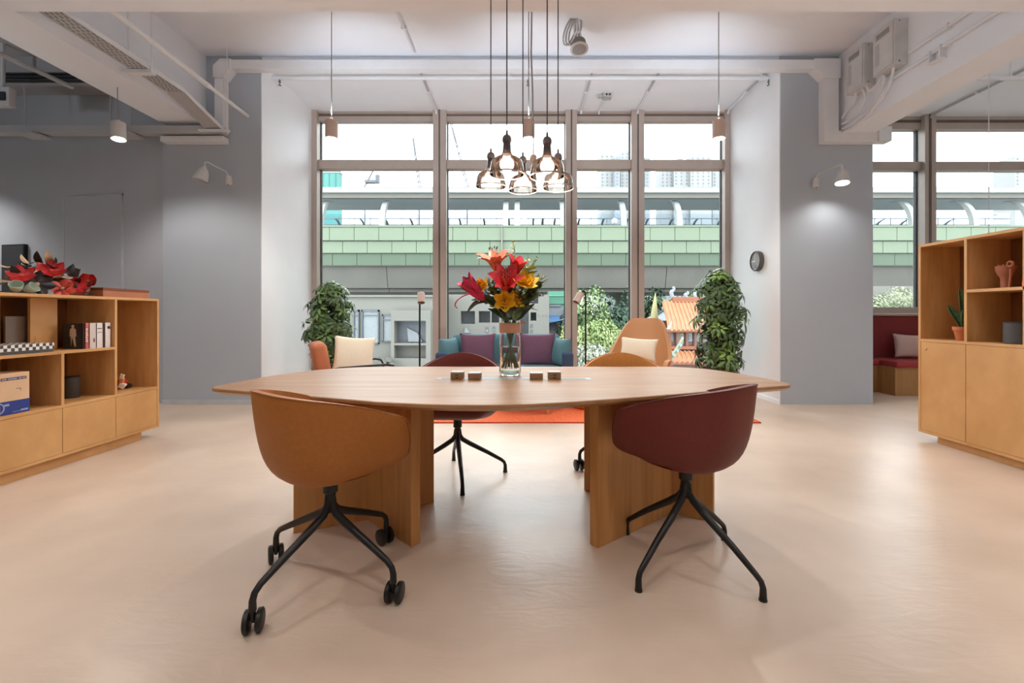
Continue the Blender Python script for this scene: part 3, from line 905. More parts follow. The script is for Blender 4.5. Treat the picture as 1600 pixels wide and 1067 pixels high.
# flush power strip and sockets
mat('alu', (190, 190, 190), 0.3, metal=0.6)
d = 269.5 / (592 - 491.0)
ps = T('power_strip', 'slim flush metal cable strip let into the table', 'cable strip', (X(803, d), d, TH))
MB().box(X(682, d), d - 0.03, TH - 0.006, X(923, d), d + 0.03, TH + 0.002).build('strip_frame', 'alu', ps, bevel=0.001)
MB().box(X(690, d), d - 0.004, TH - 0.005, X(915, d), d + 0.004, TH + 0.0028).build('slot', 'gasket', ps)
mat('socket_tan', (150, 118, 84), 0.5)
for px, h, up, lab in ((715, 0.042, 1, 'taller tan power socket block nearer the cream cushioned armchair'), (742, 0.036, 0, 'shorter tan power puck between vase and tall socket, chair side of red chair'),
                       (838, 0.036, 0, 'shorter tan power puck just past the vase'), (866, 0.042, 1, 'taller tan power socket block farthest along the strip past the vase')):
    x = X(px, d)
    t = T('power_socket', lab, 'power socket', (x, d, TH), 'power sockets on the table')
    MB().prism(rounded([(x - 0.039, d - 0.036), (x + 0.039, d - 0.036), (x + 0.039, d + 0.036), (x - 0.039, d + 0.036)], 0.016, 4), TH + 0.002, TH + h).build('body', 'socket_tan', t, bevel=0.002)
    MB().prism(rounded([(x - 0.036, d - 0.033), (x + 0.036, d - 0.033), (x + 0.036, d + 0.033), (x - 0.036, d + 0.033)], 0.015, 4), TH + h, TH + h + 0.003).build('top_plate', 'alu', t)
    if up:
        for dz in (-0.008, 0.008):
            MB().box(x - 0.008, d - 0.0375, TH + h / 2 + dz - 0.003, x + 0.008, d - 0.035, TH + h / 2 + dz + 0.003).build('port', 'gasket', t)

# ------------------------------------------------------------------ tub chairs
mat('leather_mustard', (166, 100, 36), 0.55, var=0.05, nscale=60, bump=0.05, dist=0.004)
mat('leather_tan', (204, 134, 62), 0.55, var=0.05, nscale=60, bump=0.05, dist=0.004)
mat('leather_red', (106, 34, 23), 0.55, var=0.05, nscale=60, bump=0.05, dist=0.004)
mat('seam_mustard', (150, 90, 28), 0.6)
mat('seam_tan', (186, 118, 50), 0.6)
mat('seam_red', (84, 24, 20), 0.6)
mat('powder_black', (30, 28, 27), 0.42, metal=0.2, var=0.08, nscale=300)


def smooth(a, b, x):
    t = max(0, min(1, (x - a) / (b - a)))
    return t * t * (3 - 2 * t)


def tub_fn(hw, back, front, zb, zback, zarm, zfront, a0, a1, pw=1.6, flare=0.9, rise=0.0, ef=2.6):
    """alpha 0 = front, pi = back; returns rim(alpha) and point(alpha, v)"""
    def rim(al):
        ab = abs((al + PI) % (2 * PI) - PI)         # 0 front .. pi back
        s, c = math.sin(al), math.cos(al)
        e = ef if c > 0 else 2.4
        ly = front if c > 0 else back
        r = 1.0 / ((abs(s) / hw) ** e + (abs(c) / ly) ** e) ** (1 / e)
        k = smooth(a0, a1, ab)
        u = max(0.0, (ab - a1) / (PI - a1))
        top = zarm + (zback - zarm) * (math.sin(u * PI / 2) ** pw)
        z = zfront + (top - zfront) * k
        return r, z

    def pt(al, v):
        r, z = rim(al)
        p0, p1, p2, p3 = (0.0, zb), (0.80 * r, zb - 0.012), (flare * r, zb + 0.12 * (z - zb)), (r, z)
        b0, b1, b2, b3 = (1 - v) ** 3, 3 * v * (1 - v) ** 2, 3 * v * v * (1 - v), v ** 3
        rad = b0 * p0[0] + b1 * p1[0] + b2 * p2[0] + b3 * p3[0]
        zz = b0 * p0[1] + b1 * p1[1] + b2 * p2[1] + b3 * p3[1]
        y = rad * math.cos(al)
        return Vector((rad * math.sin(al), y, zz + rise * smooth(0, 0.26, y) * (1 - v * v)))
    return rim, pt


def tub_shell(spec, M, t, m, seam, nu=96, nv=16, th=0.026, piping=True):
    rim, pt = tub_fn(*spec)
    mb = MB().grid(lambda u, v: pt(u * 2 * PI, max(v, 0.001)), nu, nv, wrap=True)
    mb.xf(M)
    o = mb.build('shell', m, t, smooth=True)
    for md in list(o.modifiers):
        o.modifiers.remove(md)
    md = o.modifiers.new('thickness', 'SOLIDIFY')
    md.thickness = th
    md.offset = 0
    md = o.modifiers.new('bevel', 'BEVEL')
    md.width = th * 0.42
    md.segments = 3
    md.limit_method = 'ANGLE'
    md.angle_limit = math.radians(50)
    if piping:
        pts = []
        for i in range(nu + 1):
            al = 2 * PI * i / nu
            p = pt(al, 1.0)
            q = pt(al, 0.93)
            pts.append(M @ (p + (p - q).normalized() * (th * 0.0) + Vector((0, 0, 0.0)) + Vector((math.sin(al), math.cos(al), 0)) * th * 0.5))
        MB().tube(pts, 0.0028, 6, cap=False).build('piping', seam, o, smooth=True)
    return o


def four_star(t, c, ang, casters, r=0.345, hub_z=0.435):
    cx, cy = c
    MB().lathe([(0.030, hub_z + 0.015), (0.031, hub_z - 0.045), (0.022, hub_z - 0.05), (0.021, hub_z - 0.13)], 18, (cx, cy, 0)).build('column', 'powder_black', t, smooth=True)
    for k in range(4):
        a = ang + k * PI / 2
        dx, dy = math.cos(a), math.sin(a)
        zk = 0.155 if casters else 0.085
        end = 0.085 if casters else 0.0
        pts = [(cx + dx * 0.012, cy + dy * 0.012, hub_z - 0.06), (cx + dx * 0.016, cy + dy * 0.016, hub_z - 0.105), (cx + dx * 0.035, cy + dy * 0.035, hub_z - 0.135),
               (cx + dx * 0.09, cy + dy * 0.09, hub_z - 0.135 - (hub_z - 0.135 - zk) * 0.2), (cx + dx * 0.22, cy + dy * 0.22, zk + (hub_z - 0.135 - zk) * 0.38),
               (cx + dx * (r - 0.03), cy + dy * (r - 0.03), zk + 0.008), (cx + dx * (r - 0.008), cy + dy * (r - 0.008), zk - 0.012), (cx + dx * r, cy + dy * r, zk - 0.035), (cx + dx * r, cy + dy * r, end)]
        rs = [0.013, 0.015, 0.017, 0.017, 0.0145, 0.0125, 0.012, 0.0125, 0.015 if not casters else 0.014]
        lg = MB().tube(pts, rs, 10).build('leg', 'powder_black', t, smooth=True)
        px, py = cx + dx * r, cy + dy * r
        if casters:
            yaw = (0.3, -0.12, 0.9, 0.55)[k]
            ux, uy = math.cos(yaw), math.sin(yaw)
            for s in (-1, 1):
                wc = (px + ux * 0.021 * s + -uy * 0.012, py + uy * 0.021 * s + ux * 0.012, 0.04)
                MB().lathe([(0.006, -0.011), (0.033, -0.011), (0.04, -0.007), (0.04, 0.007), (0.033, 0.011), (0.006, 0.011)], 20, wc, (ux, uy, 0)).build('caster_wheel', 'powder_black', lg, smooth=True)
            MB().tube([(px, py, 0.095), (px, py, 0.06), (px - uy * 0.012, py + ux * 0.012, 0.038)], [0.012, 0.011, 0.007], 8).build('caster_stem', 'powder_black', lg, smooth=True)
        else:
            MB().lathe([(0.0165, 0), (0.0165, 0.006)], 12, (px, py, 0)).build('glide', 'black_plastic', lg, smooth=True)


CH = (0.258, 0.273, 0.262, 0.466, 0.85, 0.706, 0.521, 0.605, 0.955, 0.805, 0.904, 0.036, 5.12)


CH_FAR = (0.325, 0.285, 0.262, 0.425, 0.852, 0.65, 0.521, 0.605, 0.955, 2.2, 0.904, 0.036, 5.12)


def chair(c, yaw, base_ang, casters, m, seam, lab, spec=CH):
    t = T('tub_chair', lab, 'chair', (c[0], c[1], 0), 'tub chairs at the table')
    M = Matrix.Translation((c[0], c[1], 0)) @ Matrix.Rotation(-math.radians(yaw), 4, 'Z')
    tub_shell(spec, M, t, m, seam)
    pad = MB().grid(lambda u, v: Vector((0.19 * v * math.sin(2 * PI * u), 0.19 * v * math.cos(2 * PI * u) + 0.02, 0.512 - 0.03 * v ** 4)), 40, 8, wrap=True)
    pad.xf(M)
    pad.build('seat_pad', m, t, smooth=True)
    four_star(t, c, base_ang, casters, hub_z=spec[3] - 0.031)
    return t


chair((-0.825, 1.925), 37, math.atan2(-0.307, -0.143), True, 'leather_mustard', 'seam_mustard', 'mustard tub chair on casters with its back to the camera')
chair((0.757, 2.073), -38, math.atan2(-0.287, 0.221), False, 'leather_red', 'seam_red', 'dark red tub chair on gliders with its back to the camera')
chair((-0.46, 3.19), 180, math.atan2(-0.34, 0.08), False, 'leather_red', 'seam_red', 'dark red tub chair on the window side of the table', CH_FAR)
chair((0.75, 3.19), 180, math.atan2(0.12, -0.36), True, 'leather_tan', 'seam_tan', 'tan tub chair on casters on the window side of the table', CH_FAR)

# ------------------------------------------------------------------ bookcases
def bookcase_left():
    t = T('low_bookcase', 'low oak bookcase with drawers along the dark wall side', 'bookcase', (-3.65, 3.2, 0))
    xf, xb = -3.445, -3.85
    y1, y0 = 4.25, 1.3
    zb, z1, z2, zt = 0.085, 0.47, 0.875, 1.296
    th = 0.022
    m = 'shelf_oak'
    MB().box(xb, y0, zt - th, xf, y1, zt).build('top_board', m, t, bevel=0.001)
    MB().box(xb, y0, zb, xf, y1, zb + th).build('bottom_board', m, t, bevel=0.001)
    for ya in (y0, y1 - th):
        MB().box(xb, ya, zb + th, xf, ya + th, zt - th).build('side_panel', m, t, bevel=0.001)
    MB().box(xb, y0 + th, z1 - th, xf, y1 - th, z1).build('shelf', m, t, bevel=0.001)
    ydiv = [3.80, 3.36, 2.945, 2.5, 2.05, 1.6]
    MB().box(xb, y0 + th, z2 - th, xf, ydiv[0] - th / 2, z2).build('shelf', m, t, bevel=0.001)
    MB().box(xb, ydiv[0] - th / 2, z1, xf, ydiv[0] + th / 2, zt - th).build('divider', m, t, bevel=0.001)
    for y in ydiv[1:]:
        MB().box(xb, y - th / 2, z1, xf, y + th / 2, z2 - th).build('divider', m, t, bevel=0.001)
    for y in ydiv[2:5:2]:
        MB().box(xb, y - th / 2, z2, xf, y + th / 2, zt - th).build('divider', m, t, bevel=0.001)
    MB().box(xb - 0.008, y0, zb, xb, y1, zt).build('back_board', 'shelf_back_shade', t)
    MB().box(xb + 0.03, y0 + 0.06, 0, xf - 0.05, y1 - 0.14, zb).build('plinth', m, t)
    ys = [y1 - th] + ydiv + [y0 + th]
    for i in range(len(ys) - 1):
        a, b = ys[i + 1] + 0.002, ys[i] - 0.002
        MB().box(xf - 0.02, a, zb + th + 0.002, xf - 0.002, b, z1 - th - 0.002).build('drawer_front', m, t, bevel=0.001)
    # pale front panel in the upper row
    MB().box(-3.685, 3.337, z2 + 0.001, -3.665, 3.532, zt - th - 0.001).build('front_panel', m, t)
    mat('glass_grey', (128, 108, 92), 0.25)
    MB().box(-3.73, 3.22, z2 + 0.001, -3.715, 3.38, z2 + 0.26).build('grey_insert', 'glass_grey', t)


bookcase_left()


def bookcase_right():
    t = T('tall_bookcase', 'tall oak bookcase with cupboard doors beside the red bench', 'bookcase', (3.86, 3.2, 0))
    xf, xb = 3.66, 4.02
    y1, y0 = 4.14, 2.0
    zb, z1, z2, zt = 0.07, 0.925, 1.353, 1.789
    th = 0.024
    m = 'shelf_oak'
    MB().box(xb, y0, zt - th, xf, y1, zt).build('top_board', m, t, bevel=0.001)
    MB().box(xb, y0, zb, xf, y1, zb + th).build('bottom_board', m, t, bevel=0.001)
    for ya in (y0, y1 - th):
        MB().box(xb, ya, zb + th, xf, ya + th, zt - th).build('side_panel', m, t, bevel=0.001)
    MB().box(xb, y0 + th, z1 - th, xf, y1 - th, z1).build('shelf', m, t, bevel=0.001)
    yd = [3.70, 3.265, 2.83, 2.4]
    for y in yd:
        MB().box(xb, y - th / 2, z1, xf, y + th / 2, zt - th).build('divider', m, t, bevel=0.001)
    MB().box(xb, y0 + th, z2 - th, xf, yd[0] - th / 2, z2).build('shelf', m, t, bevel=0.001)
    MB().box(xb, yd[1], zb, xb + 0.008, y1, zt).build('back_board', 'shelf_back_shade', t)
    MB().box(xb, y0, zb, xb + 0.008, yd[1], z1).build('back_board', 'shelf_back_shade', t)
    MB().box(xb - 0.03, y0 + 0.06, 0, xf + 0.05, y1 - 0.14, zb).build('plinth', m, t)
    ys = [y1 - th] + yd + [y0 + th]
    mat('brass', (206, 176, 120), 0.3, metal=0.8)
    for i in range(len(ys) - 1):
        a, b = ys[i + 1] + 0.002, ys[i] - 0.002
        dd = MB().box(xf + 0.002, a, zb + th + 0.002, xf + 0.02, b, z1 - th - 0.002).build('door', m, t, bevel=0.001)
        if i == 0:
            MB().lathe([(0.012, 0), (0.012, 0.006), (0.006, 0.007), (0.006, 0.012)], 14, (xf + 0.002, b - 0.05, z1 - 0.09), (-1, 0, 0)).build('lock', 'brass', dd, smooth=True)


bookcase_right()

# things in and on the low bookcase
mat('book_black', (32, 27, 25), 0.5)
mat('book_figure', (196, 170, 140), 0.6)
mat('book_red', (196, 96, 84), 0.5)
mat('book_grey', (205, 192, 182), 0.5)
mat('book_white', (226, 212, 204), 0.5)
mat('book_plum', (78, 50, 52), 0.5)
mat('paper', (236, 230, 218), 0.8)


def book(y0, y1, h, dep, m, lab, z=0.875, xf=-3.47, extra=None):
    t = T('book', lab, 'book', (xf - dep / 2, (y0 + y1) / 2, z), 'books in the low bookcase')
    MB().box(xf - dep, y0, z, xf, y0 + 0.003, z + h).box(xf - dep, y1 - 0.003, z, xf, y1, z + h).box(xf - 0.003, y0, z, xf, y1, z + h).build('cover', m, t)
    MB().box(xf - dep + 0.004, y0 + 0.003, z + 0.003, xf - 0.003, y1 - 0.003, z + h - 0.003).build('pages', 'paper', t)
    return t


bz, hb = 0.875, 0.205
b = book(3.557, 3.589, hb, 0.16, 'book_red', 'coral red spined book beside the black photo cover')
for k in range(7):
    MB().box(-3.47, 3.561 + 0.002 * (k % 2), bz + 0.055 + 0.016 * k, -3.4693, 3.579 - 0.002 * (k % 3), bz + 0.066 + 0.016 * k).build('spine_print', 'book_white', b)
b = book(3.591, 3.650, hb, 0.16, 'book_grey', 'thick pale grey book with a dark red mark')
MB().box(-3.47, 3.625, bz + 0.05, -3.4695, 3.637, bz + 0.08).build('red_mark', 'leather_red', b)
b = book(3.652, 3.707, hb, 0.16, 'book_white', 'white book with small dark lettering')
MB().box(-3.47, 3.660, bz + 0.155, -3.4695, 3.699, bz + 0.162).box(-3.47, 3.662, bz + 0.125, -3.4695, 3.699, bz + 0.129).build('spine_print', 'book_plum', b)
book(3.709, 3.723, hb, 0.155, 'book_plum', 'thin dark plum book between the white ones')
b = book(3.725, 3.777, hb, 0.15, 'book_white', 'end white book with a round black sticker')
MB().lathe([(0.013, 0), (0.013, 0.0006)], 16, (-3.47, 3.759, bz + 0.165), (1, 0, 0)).build('round_sticker', 'book_black', b)
# standing book, cover facing the camera
cv = T('cover_book', 'black book with a standing figure in pale clothes on the cover', 'book', (-3.55, 3.5370, bz))
MB().box(-3.63, 3.5390, bz, -3.475, 3.5420, bz + hb).box(-3.63, 3.5510, bz, -3.475, 3.5540, bz + hb).box(-3.478, 3.5390, bz, -3.475, 3.5540, bz + hb).build('cover', 'book_black', cv)
MB().box(-3.628, 3.5420, bz + 0.002, -3.478, 3.5510, bz + hb - 0.002).build('pages', 'paper', cv)
fig = [(-0.012, 0.02), (-0.006, 0.10), (0.004, 0.06), (0.014, 0.02), (0.026, 0.02), (0.018, 0.10), (0.028, 0.10), (0.024, 0.155), (0.008, 0.168), (-0.008, 0.168), (-0.024, 0.155), (-0.026, 0.10), (-0.018, 0.10)]
mm = MB()
mm.add([(-3.55 + a, 3.5385, bz + b_) for a, b_ in fig] + [(-3.55 + a, 3.5390, bz + b_) for a, b_ in fig], [tuple(range(12, -1, -1)), tuple(range(13, 26))])
mm.build('figure_print', 'book_figure', cv, fix=False)
MB().lathe([(0.012, 0), (0.012, 0.0006)], 14, (-3.55, 3.5390, bz + 0.18), (0, -1, 0)).build('figure_print', 'book_figure', cv)

# chequered flat box
m_, nt, b_ = new_mat('chequer_print')
g = nt.nodes.new('ShaderNodeNewGeometry')
ck_ = nt.nodes.new('ShaderNodeTexChecker')
ck_.inputs['Scale'].default_value = 1.0
mp = nt.nodes.new('ShaderNodeMapping')
mp.inputs['Scale'].default_value = (45, 45, 45)
mp.inputs['Location'].default_value = (0.5, 0, 0.6)
ck_.inputs['Color1'].default_value = (*lin((225, 220, 212)), 1)
ck_.inputs['Color2'].default_value = (*lin((62, 56, 54)), 1)
nt.links.new(g.outputs['Position'], mp.inputs['Vector'])
nt.links.new(mp.outputs[0], ck_.inputs['Vector'])
nt.links.new(ck_.outputs['Color'], b_.inputs['Base Color'])
mat('dark_grey', (70, 66, 64), 0.6)
cb = T('chequered_box', 'flat black and white chequered box on the low bookcase shelf', 'box', (-3.55, 3.1, bz))
MB().box(-3.72, 2.75, bz, -3.452, 3.30, bz + 0.028).build('tray', 'dark_grey', cb, bevel=0.002)
MB().box(-3.722, 2.748, bz + 0.022, -3.449, 3.302, bz + 0.066).build('lid', 'chequer_print', cb, bevel=0.002)
st = MB().lathe([(0.009, 0), (0.009, 0.004), (0.003, 0.012), (0.004, 0.03), (0.0015, 0.05), (0.0003, 0.055)], 12, (-3.50, 3.22, bz + 0.066)).build('wooden_piece', 'oak_leg', None, smooth=True, origin=(-3.5, 3.22, bz + 0.066))
tag(st, 'tiny pointed wooden piece standing on the chequered box', 'figurine')

# carton with blue band
mat('carton', (214, 176, 138), 0.7)
mat('carton_blue', (28, 52, 128), 0.5)
mat('carton_maroon', (74, 26, 40), 0.5)
mat('print_pale', (150, 160, 200), 0.6)
z1 = 0.47
ca = T('printed_carton', 'tan carton with a blue band in the low bookcase', 'carton', (-3.55, 2.95, z1))
MB().box(-3.70, 2.97, z1, -3.47, 3.155, z1 + 0.28).build('carton_body', 'carton', ca, bevel=0.002)
MB().box(-3.7005, 2.9695, z1 + 0.001, -3.4695, 3.1555, z1 + 0.092).build('blue_band', 'carton_blue', ca)
MB().box(-3.4698, 2.98, z1 + 0.232, -3.4690, 3.135, z1 + 0.25).build('maroon_strip', 'carton_maroon', ca)
for k, (a, b2) in enumerate(((2.985, 3.015), (3.022, 3.078), (3.086, 3.104), (3.109, 3.13))):
    MB().box(-3.4691, a, z1 + 0.237, -3.4686, b2, z1 + 0.245).build('strip_print', 'print_pale', ca)
MB().box(-3.4696, 3.07, z1 + 0.17, -3.4690, 3.10, z1 + 0.173).box(-3.4696, 3.097, z1 + 0.155, -3.4690, 3.10, z1 + 0.173).build('corner_mark', 'dark_grey', ca)
MB().lathe([(0.03, 0), (0.038, 0), (0.038, 0.0006), (0.03, 0.0006)], 24, (-3.4692, 2.965, z1 + 0.05), (1, 0, 0), close=False).build('ring_print', 'print_pale', ca)
MB().box(-3.4694, 3.0, z1 + 0.06, -3.4688, 3.03, z1 + 0.075).box(-3.4694, 3.05, z1 + 0.014, -3.4688, 3.10, z1 + 0.017).box(-3.4694, 3.10, z1 + 0.014, -3.4688, 3.145, z1 + 0.026).build('band_print', 'print_pale', ca)

# speakers
mat('speaker_dark', (66, 64, 63), 0.55, nscale=400, var=0.15)


def speaker(c, r, h, lab):
    t = T('cylinder_speaker', lab, 'speaker', c, 'dark cylinder speakers')
    MB().lathe([(r * 0.93, 0), (r, 0.006), (r, h * 0.93)], 32, c).build('mesh_body', 'speaker_dark', t, smooth=True)
    MB().lathe([(r, h * 0.93), (r * 1.02, h * 0.94), (r * 1.02, h * 0.98), (r * 0.96, h), (0.0001, h * 0.985)], 32, c).build('top_ring', 'black_plastic', t, smooth=True)


speaker((-3.68, 3.655, 0.47), 0.054, 0.175, 'slim dark cylinder speaker in the low bookcase')
# toppled little toy in the tall bay
mat('toy_red', (190, 36, 34), 0.5)
ty = T('toppled_trinket', 'small red and white trinket lying in the tall bay of the low bookcase', 'trinket', (-3.6, 3.88, 0.47))
MB().cbox((-3.650, 4.080, 0.52), (0.07, 0.06, 0.07), (0.4, 0.5, 0.2)).build('red_block', 'toy_red', ty, bevel=0.008)
MB().cbox((-3.620, 4.055, 0.505), (0.045, 0.04, 0.05), (0.1, 0.6, 0.4)).build('pale_face', 'paper', ty, bevel=0.006)
MB().cbox((-3.610, 4.040, 0.585), (0.03, 0.012, 0.05), (0.1, 0.3, 0.2)).build('paper_tag', 'paper', ty)
MB().cbox((-3.650, 4.125, 0.49), (0.07, 0.06, 0.035), (0.3, 0.2, 0.1)).build('dark_base', 'book_black', ty, bevel=0.006)
MB().cbox((-3.620, 4.050, 0.545), (0.03, 0.035, 0.06), (0.2, 0.3, 0.3)).build('brown_side', 'oak_leg', ty, bevel=0.005)

# brown box on top
mat('brown_card', (120, 62, 36), 0.6)
mat('brown_card_light', (176, 108, 70), 0.6)
zt = 1.296
bx = T('brown_box', 'low reddish brown box on top of the low bookcase', 'box', (-3.62, 3.75, zt))
MB().box(-3.8, 3.74, zt, -3.5, 4.2, zt + 0.07).build('box_body', 'brown_card_light', bx, bevel=0.003)
MB().box(-3.803, 3.737, zt + 0.055, -3.497, 4.203, zt + 0.078).build('lid', 'brown_card', bx, bevel=0.002)
# heap of artificial red flowers and dark leaves, each blossom a thing
mat('petal_red', (186, 24, 24), 0.45, var=0.15, nscale=30)
mat('petal_coral', (206, 66, 44), 0.45, var=0.12, nscale=30)
mat('leaf_black', (38, 24, 20), 0.4, var=0.3, nscale=40)
mat('leaf_brown', (96, 52, 26), 0.5, var=0.25, nscale=30)
mat('leaf_cream', (214, 176, 136), 0.55, var=0.1, nscale=30)
mat('cup_green', (176, 190, 172), 0.35)


def petal(L, W, curl, n=6):
    def fn(u, v):
        w = W * math.sin(PI * min(1, u * 0.92 + 0.08)) ** 0.7
        return Vector(((v - 0.5) * w, L * u * math.cos(curl * u), L * u * math.sin(curl * u) * 0.9 - abs(v - 0.5) * w * 0.25))
    return MB().grid(fn, n, 4)


def blossom(name, c, m, lab, npet, L, W, curl, tilt, core, group):
    t = T(name, lab, 'artificial flower', c, group)
    me = petal(L, W, curl).mesh('petal', m, True)
    q = Vector((0, 0, 1)).rotation_difference(Vector(tilt).normalized())
    for k in range(npet):
        rot = q @ Euler((0, 0, 2 * PI * k / npet + R.uniform(-.15, .15))).to_quaternion()
        piece(me, 'petal', t, c, rot)
    MB().lathe([(0.0001, 0.012), (0.012, 0.008), (0.014, 0)], 10, c, tilt).build('flower_centre', core, t, smooth=True)
    return t


G = 'artificial flowers heaped on the low bookcase'
spots = [((-3.52, 3.350, zt + 0.179), 'petal_red', 'big red artificial flower on top of the heap', 7, 0.098, 0.069, 0.5, (0.6, -0.6, 0.7), 'petal_coral'),
         ((-3.53, 3.260, zt + 0.075), 'leaf_black', 'near black artificial flower with a pale centre in the heap', 7, 0.103, 0.069, 0.2, (0.8, -0.6, 0.2), 'leaf_cream'),
         ((-3.52, 3.150, zt + 0.127), 'petal_red', 'red artificial flower next to the pale cups', 6, 0.086, 0.057, 0.4, (0.5, -0.6, 0.6), 'petal_coral'),
         ((-3.50, 3.410, zt + 0.049), 'petal_coral', 'coral artificial flower lying at the front of the heap', 7, 0.081, 0.057, 0.3, (0.8, -0.5, 0.3), 'leaf_cream'),
         ((-3.52, 3.530, zt + 0.075), 'petal_red', 'dark red artificial flower near the brown box', 7, 0.081, 0.057, 0.4, (0.7, -0.6, 0.4), 'leaf_black'),
         ((-3.54, 3.650, zt + 0.121), 'petal_red', 'round red artificial flower leaning out over the brown box', 6, 0.075, 0.075, 0.6, (0.5, -0.8, 0.3), 'petal_coral'),
         ((-3.60, 3.430, zt + 0.153), 'leaf_cream', 'cream and brown artificial flower at the back of the heap', 7, 0.092, 0.052, 0.7, (0.6, -0.3, 0.8), 'leaf_brown'),
         ((-3.58, 3.590, zt + 0.088), 'petal_coral', 'small coral artificial flower behind the leaning one', 6, 0.069, 0.057, 0.5, (0.5, -0.7, 0.5), 'leaf_cream')]
for c, m_, lab, k, L, W, cu, ti, co in spots:
    blossom('artificial_flower', c, m_, lab, k, L, W, cu, ti, co, G)
lf = T('artificial_leaves', 'tangle of dark artificial leaves under the red flowers', 'artificial leaves', (-3.6, 3.2, zt))
leafm = [petal(0.13, 0.06, 0.6).mesh('leaf', mm_, True) for mm_ in ('leaf_black', 'leaf_brown', 'leaf_cream', 'leaf_black')]
for k in range(58):
    y = R.uniform(3.1, 3.68)
    top = 0.19 * math.exp(-((y - 3.36) / 0.2) ** 2) + 0.06
    c = (R.uniform(-3.76, -3.50), y, zt + R.uniform(0.01, top))
    piece(leafm[k % 4 if R.random() > 0.3 else 0], 'leaf', lf, c, Euler((R.uniform(-0.5, 0.7), R.uniform(-0.5, 0.5), R.uniform(0, 6.3))), (R.uniform(0.6, 1.1),) * 3)
MB().cbox((-3.66, 3.66, zt + 0.19), (0.06, 0.012, 0.09), (0.2, 0.3, 0.5)).build('price_tag', 'dark_grey', lf)
MB().cbox((-3.66, 3.56, zt + 0.11), (0.14, 0.10, 0.10), (0.2, 0.25, 0.3)).build('ribbon', 'leaf_brown', lf)
for k, (y, ti) in enumerate(((3.10, (0.5, -0.5, 0.7)), (3.16, (0.8, 0.2, 0.5)))):
    o = MB().lathe([(0.02, 0), (0.03, 0.02), (0.036, 0.06), (0.038, 0.06), (0.031, 0.02), (0.021, 0.003)], 18, (-3.5, y, zt + 0.02), ti, close=False).build('paper_cup', 'cup_green', None, smooth=True, origin=(-3.5, y, zt))
    tag(o, ('pale green cup tipped over at the end of the flower heap', 'pale green cup leaning against the red flowers')[k], 'cup')

# things in the tall bookcase
mat('terracotta', (196, 112, 70), 0.7)
mat('soil', (58, 42, 32), 0.9)
mat('snake_leaf', (62, 92, 54), 0.45, var=0.4, nscale=30, scale=(1, 1, 3))
mat('snake_edge', (170, 176, 110), 0.5)
px_, py_ = 3.80, 3.87
sn = T('potted_snake_plant', 'snake plant in a terracotta pot in the tall bookcase', 'potted plant', (px_, py_, 0.925))
pot = MB().lathe([(0.038, 0), (0.056, 0.085), (0.062, 0.086), (0.064, 0.118), (0.056, 0.118), (0.053, 0.10), (0.0001, 0.10)], 28, (px_, py_, 0.925)).build('pot', 'terracotta', sn, smooth=True)
MB().lathe([(0.0001, 0.104), (0.054, 0.102)], 20, (px_, py_, 0.925), close=False).build('soil', 'soil', sn)


def blade(base, tip, w, bend):
    b0, t0 = Vector(base), Vector(tip)
    mid = (b0 + t0) / 2 + Vector(bend)
    side = (t0 - b0).cross(Vector((0.3, 1, 0))).normalized()
    def fn(u, v):
        p = b0 * (1 - u) ** 2 + mid * 2 * u * (1 - u) + t0 * u * u
        ww = w * (0.55 + 0.9 * u) * (1 - u ** 4) ** 0.8
        return p + side * ((v - 0.5) * ww) + Vector((0, -1, 0)) * (abs(v - 0.5) * ww * 0.5)
    return MB().grid(fn, 10, 4)


for bs, tp, w, bd in (((0.0, 0, 0.1), (-0.06, 0.07, 0.31), 0.055, (0.03, 0.02, 0)), ((0.01, 0.0, 0.1), (0.03, 0.02, 0.36), 0.06, (0.02, -0.01, 0)), ((0.02, 0.01, 0.1), (0.02, 0.045, 0.46), 0.05, (-0.02, -0.03, 0)), ((-0.01, -0.02, 0.1), (-0.02, -0.03, 0.27), 0.05, (0, 0, 0))):
    b0 = Vector((px_, py_, 0.925))
    blade(b0 + Vector(bs), b0 + Vector(tp), w, bd).build('leaf', 'snake_leaf', sn, smooth=True, solid=0.004)
# terracotta handled vase
vx, vy, vz = 3.80, 3.52, 1.353
mat('dark_clay', (158, 96, 68), 0.7)
hv = T('clay_cup_vase', 'terracotta goblet shaped vase with a ring handle in the tall bookcase', 'vase', (vx, vy, vz))
MB().lathe([(0.032, 0), (0.03, 0.03), (0.032, 0.085), (0.045, 0.105), (0.058, 0.14), (0.062, 0.175), (0.056, 0.175), (0.05, 0.14), (0.036, 0.11), (0.0001, 0.10)], 28, (vx, vy, vz)).build('vase_body', 'dark_clay', hv, smooth=True)
MB().tube([(vx - 0.03, vy - 0.05, vz), (vx - 0.03, vy - 0.062, vz + 0.09), (vx - 0.03, vy - 0.06, vz + 0.15)], 0.007, 8).build('side_stem', 'dark_clay', hv, smooth=True)
pts = [(vx - 0.03, vy - 0.06 + 0.02 * math.cos(a), vz + 0.185 + 0.02 * math.sin(a)) for a in [2 * PI * k / 16 for k in range(17)]]
MB().tube(pts, 0.008, 8).build('ring_handle', 'dark_clay', hv, smooth=True)
for k in range(4):
    MB().sphere((vx - 0.02 + 0.012 * k, vy + 0.03 - 0.02 * k, vz + 0.178), 0.011, 10).build('bead', 'dark_clay', hv, smooth=True)
mat('coral_glaze', (224, 92, 84), 0.4)
o = MB().lathe([(0.05, 0), (0.055, 0.02), (0.05, 0.07), (0.034, 0.12), (0.024, 0.16), (0.026, 0.17), (0.02, 0.165)], 24, (3.80, 3.335, 1.353)).build('coral_vase', 'coral_glaze', None, smooth=True, origin=(3.8, 3.335, 1.353))
tag(o, 'coral vase at the edge of the tall bookcase shelf', 'vase')
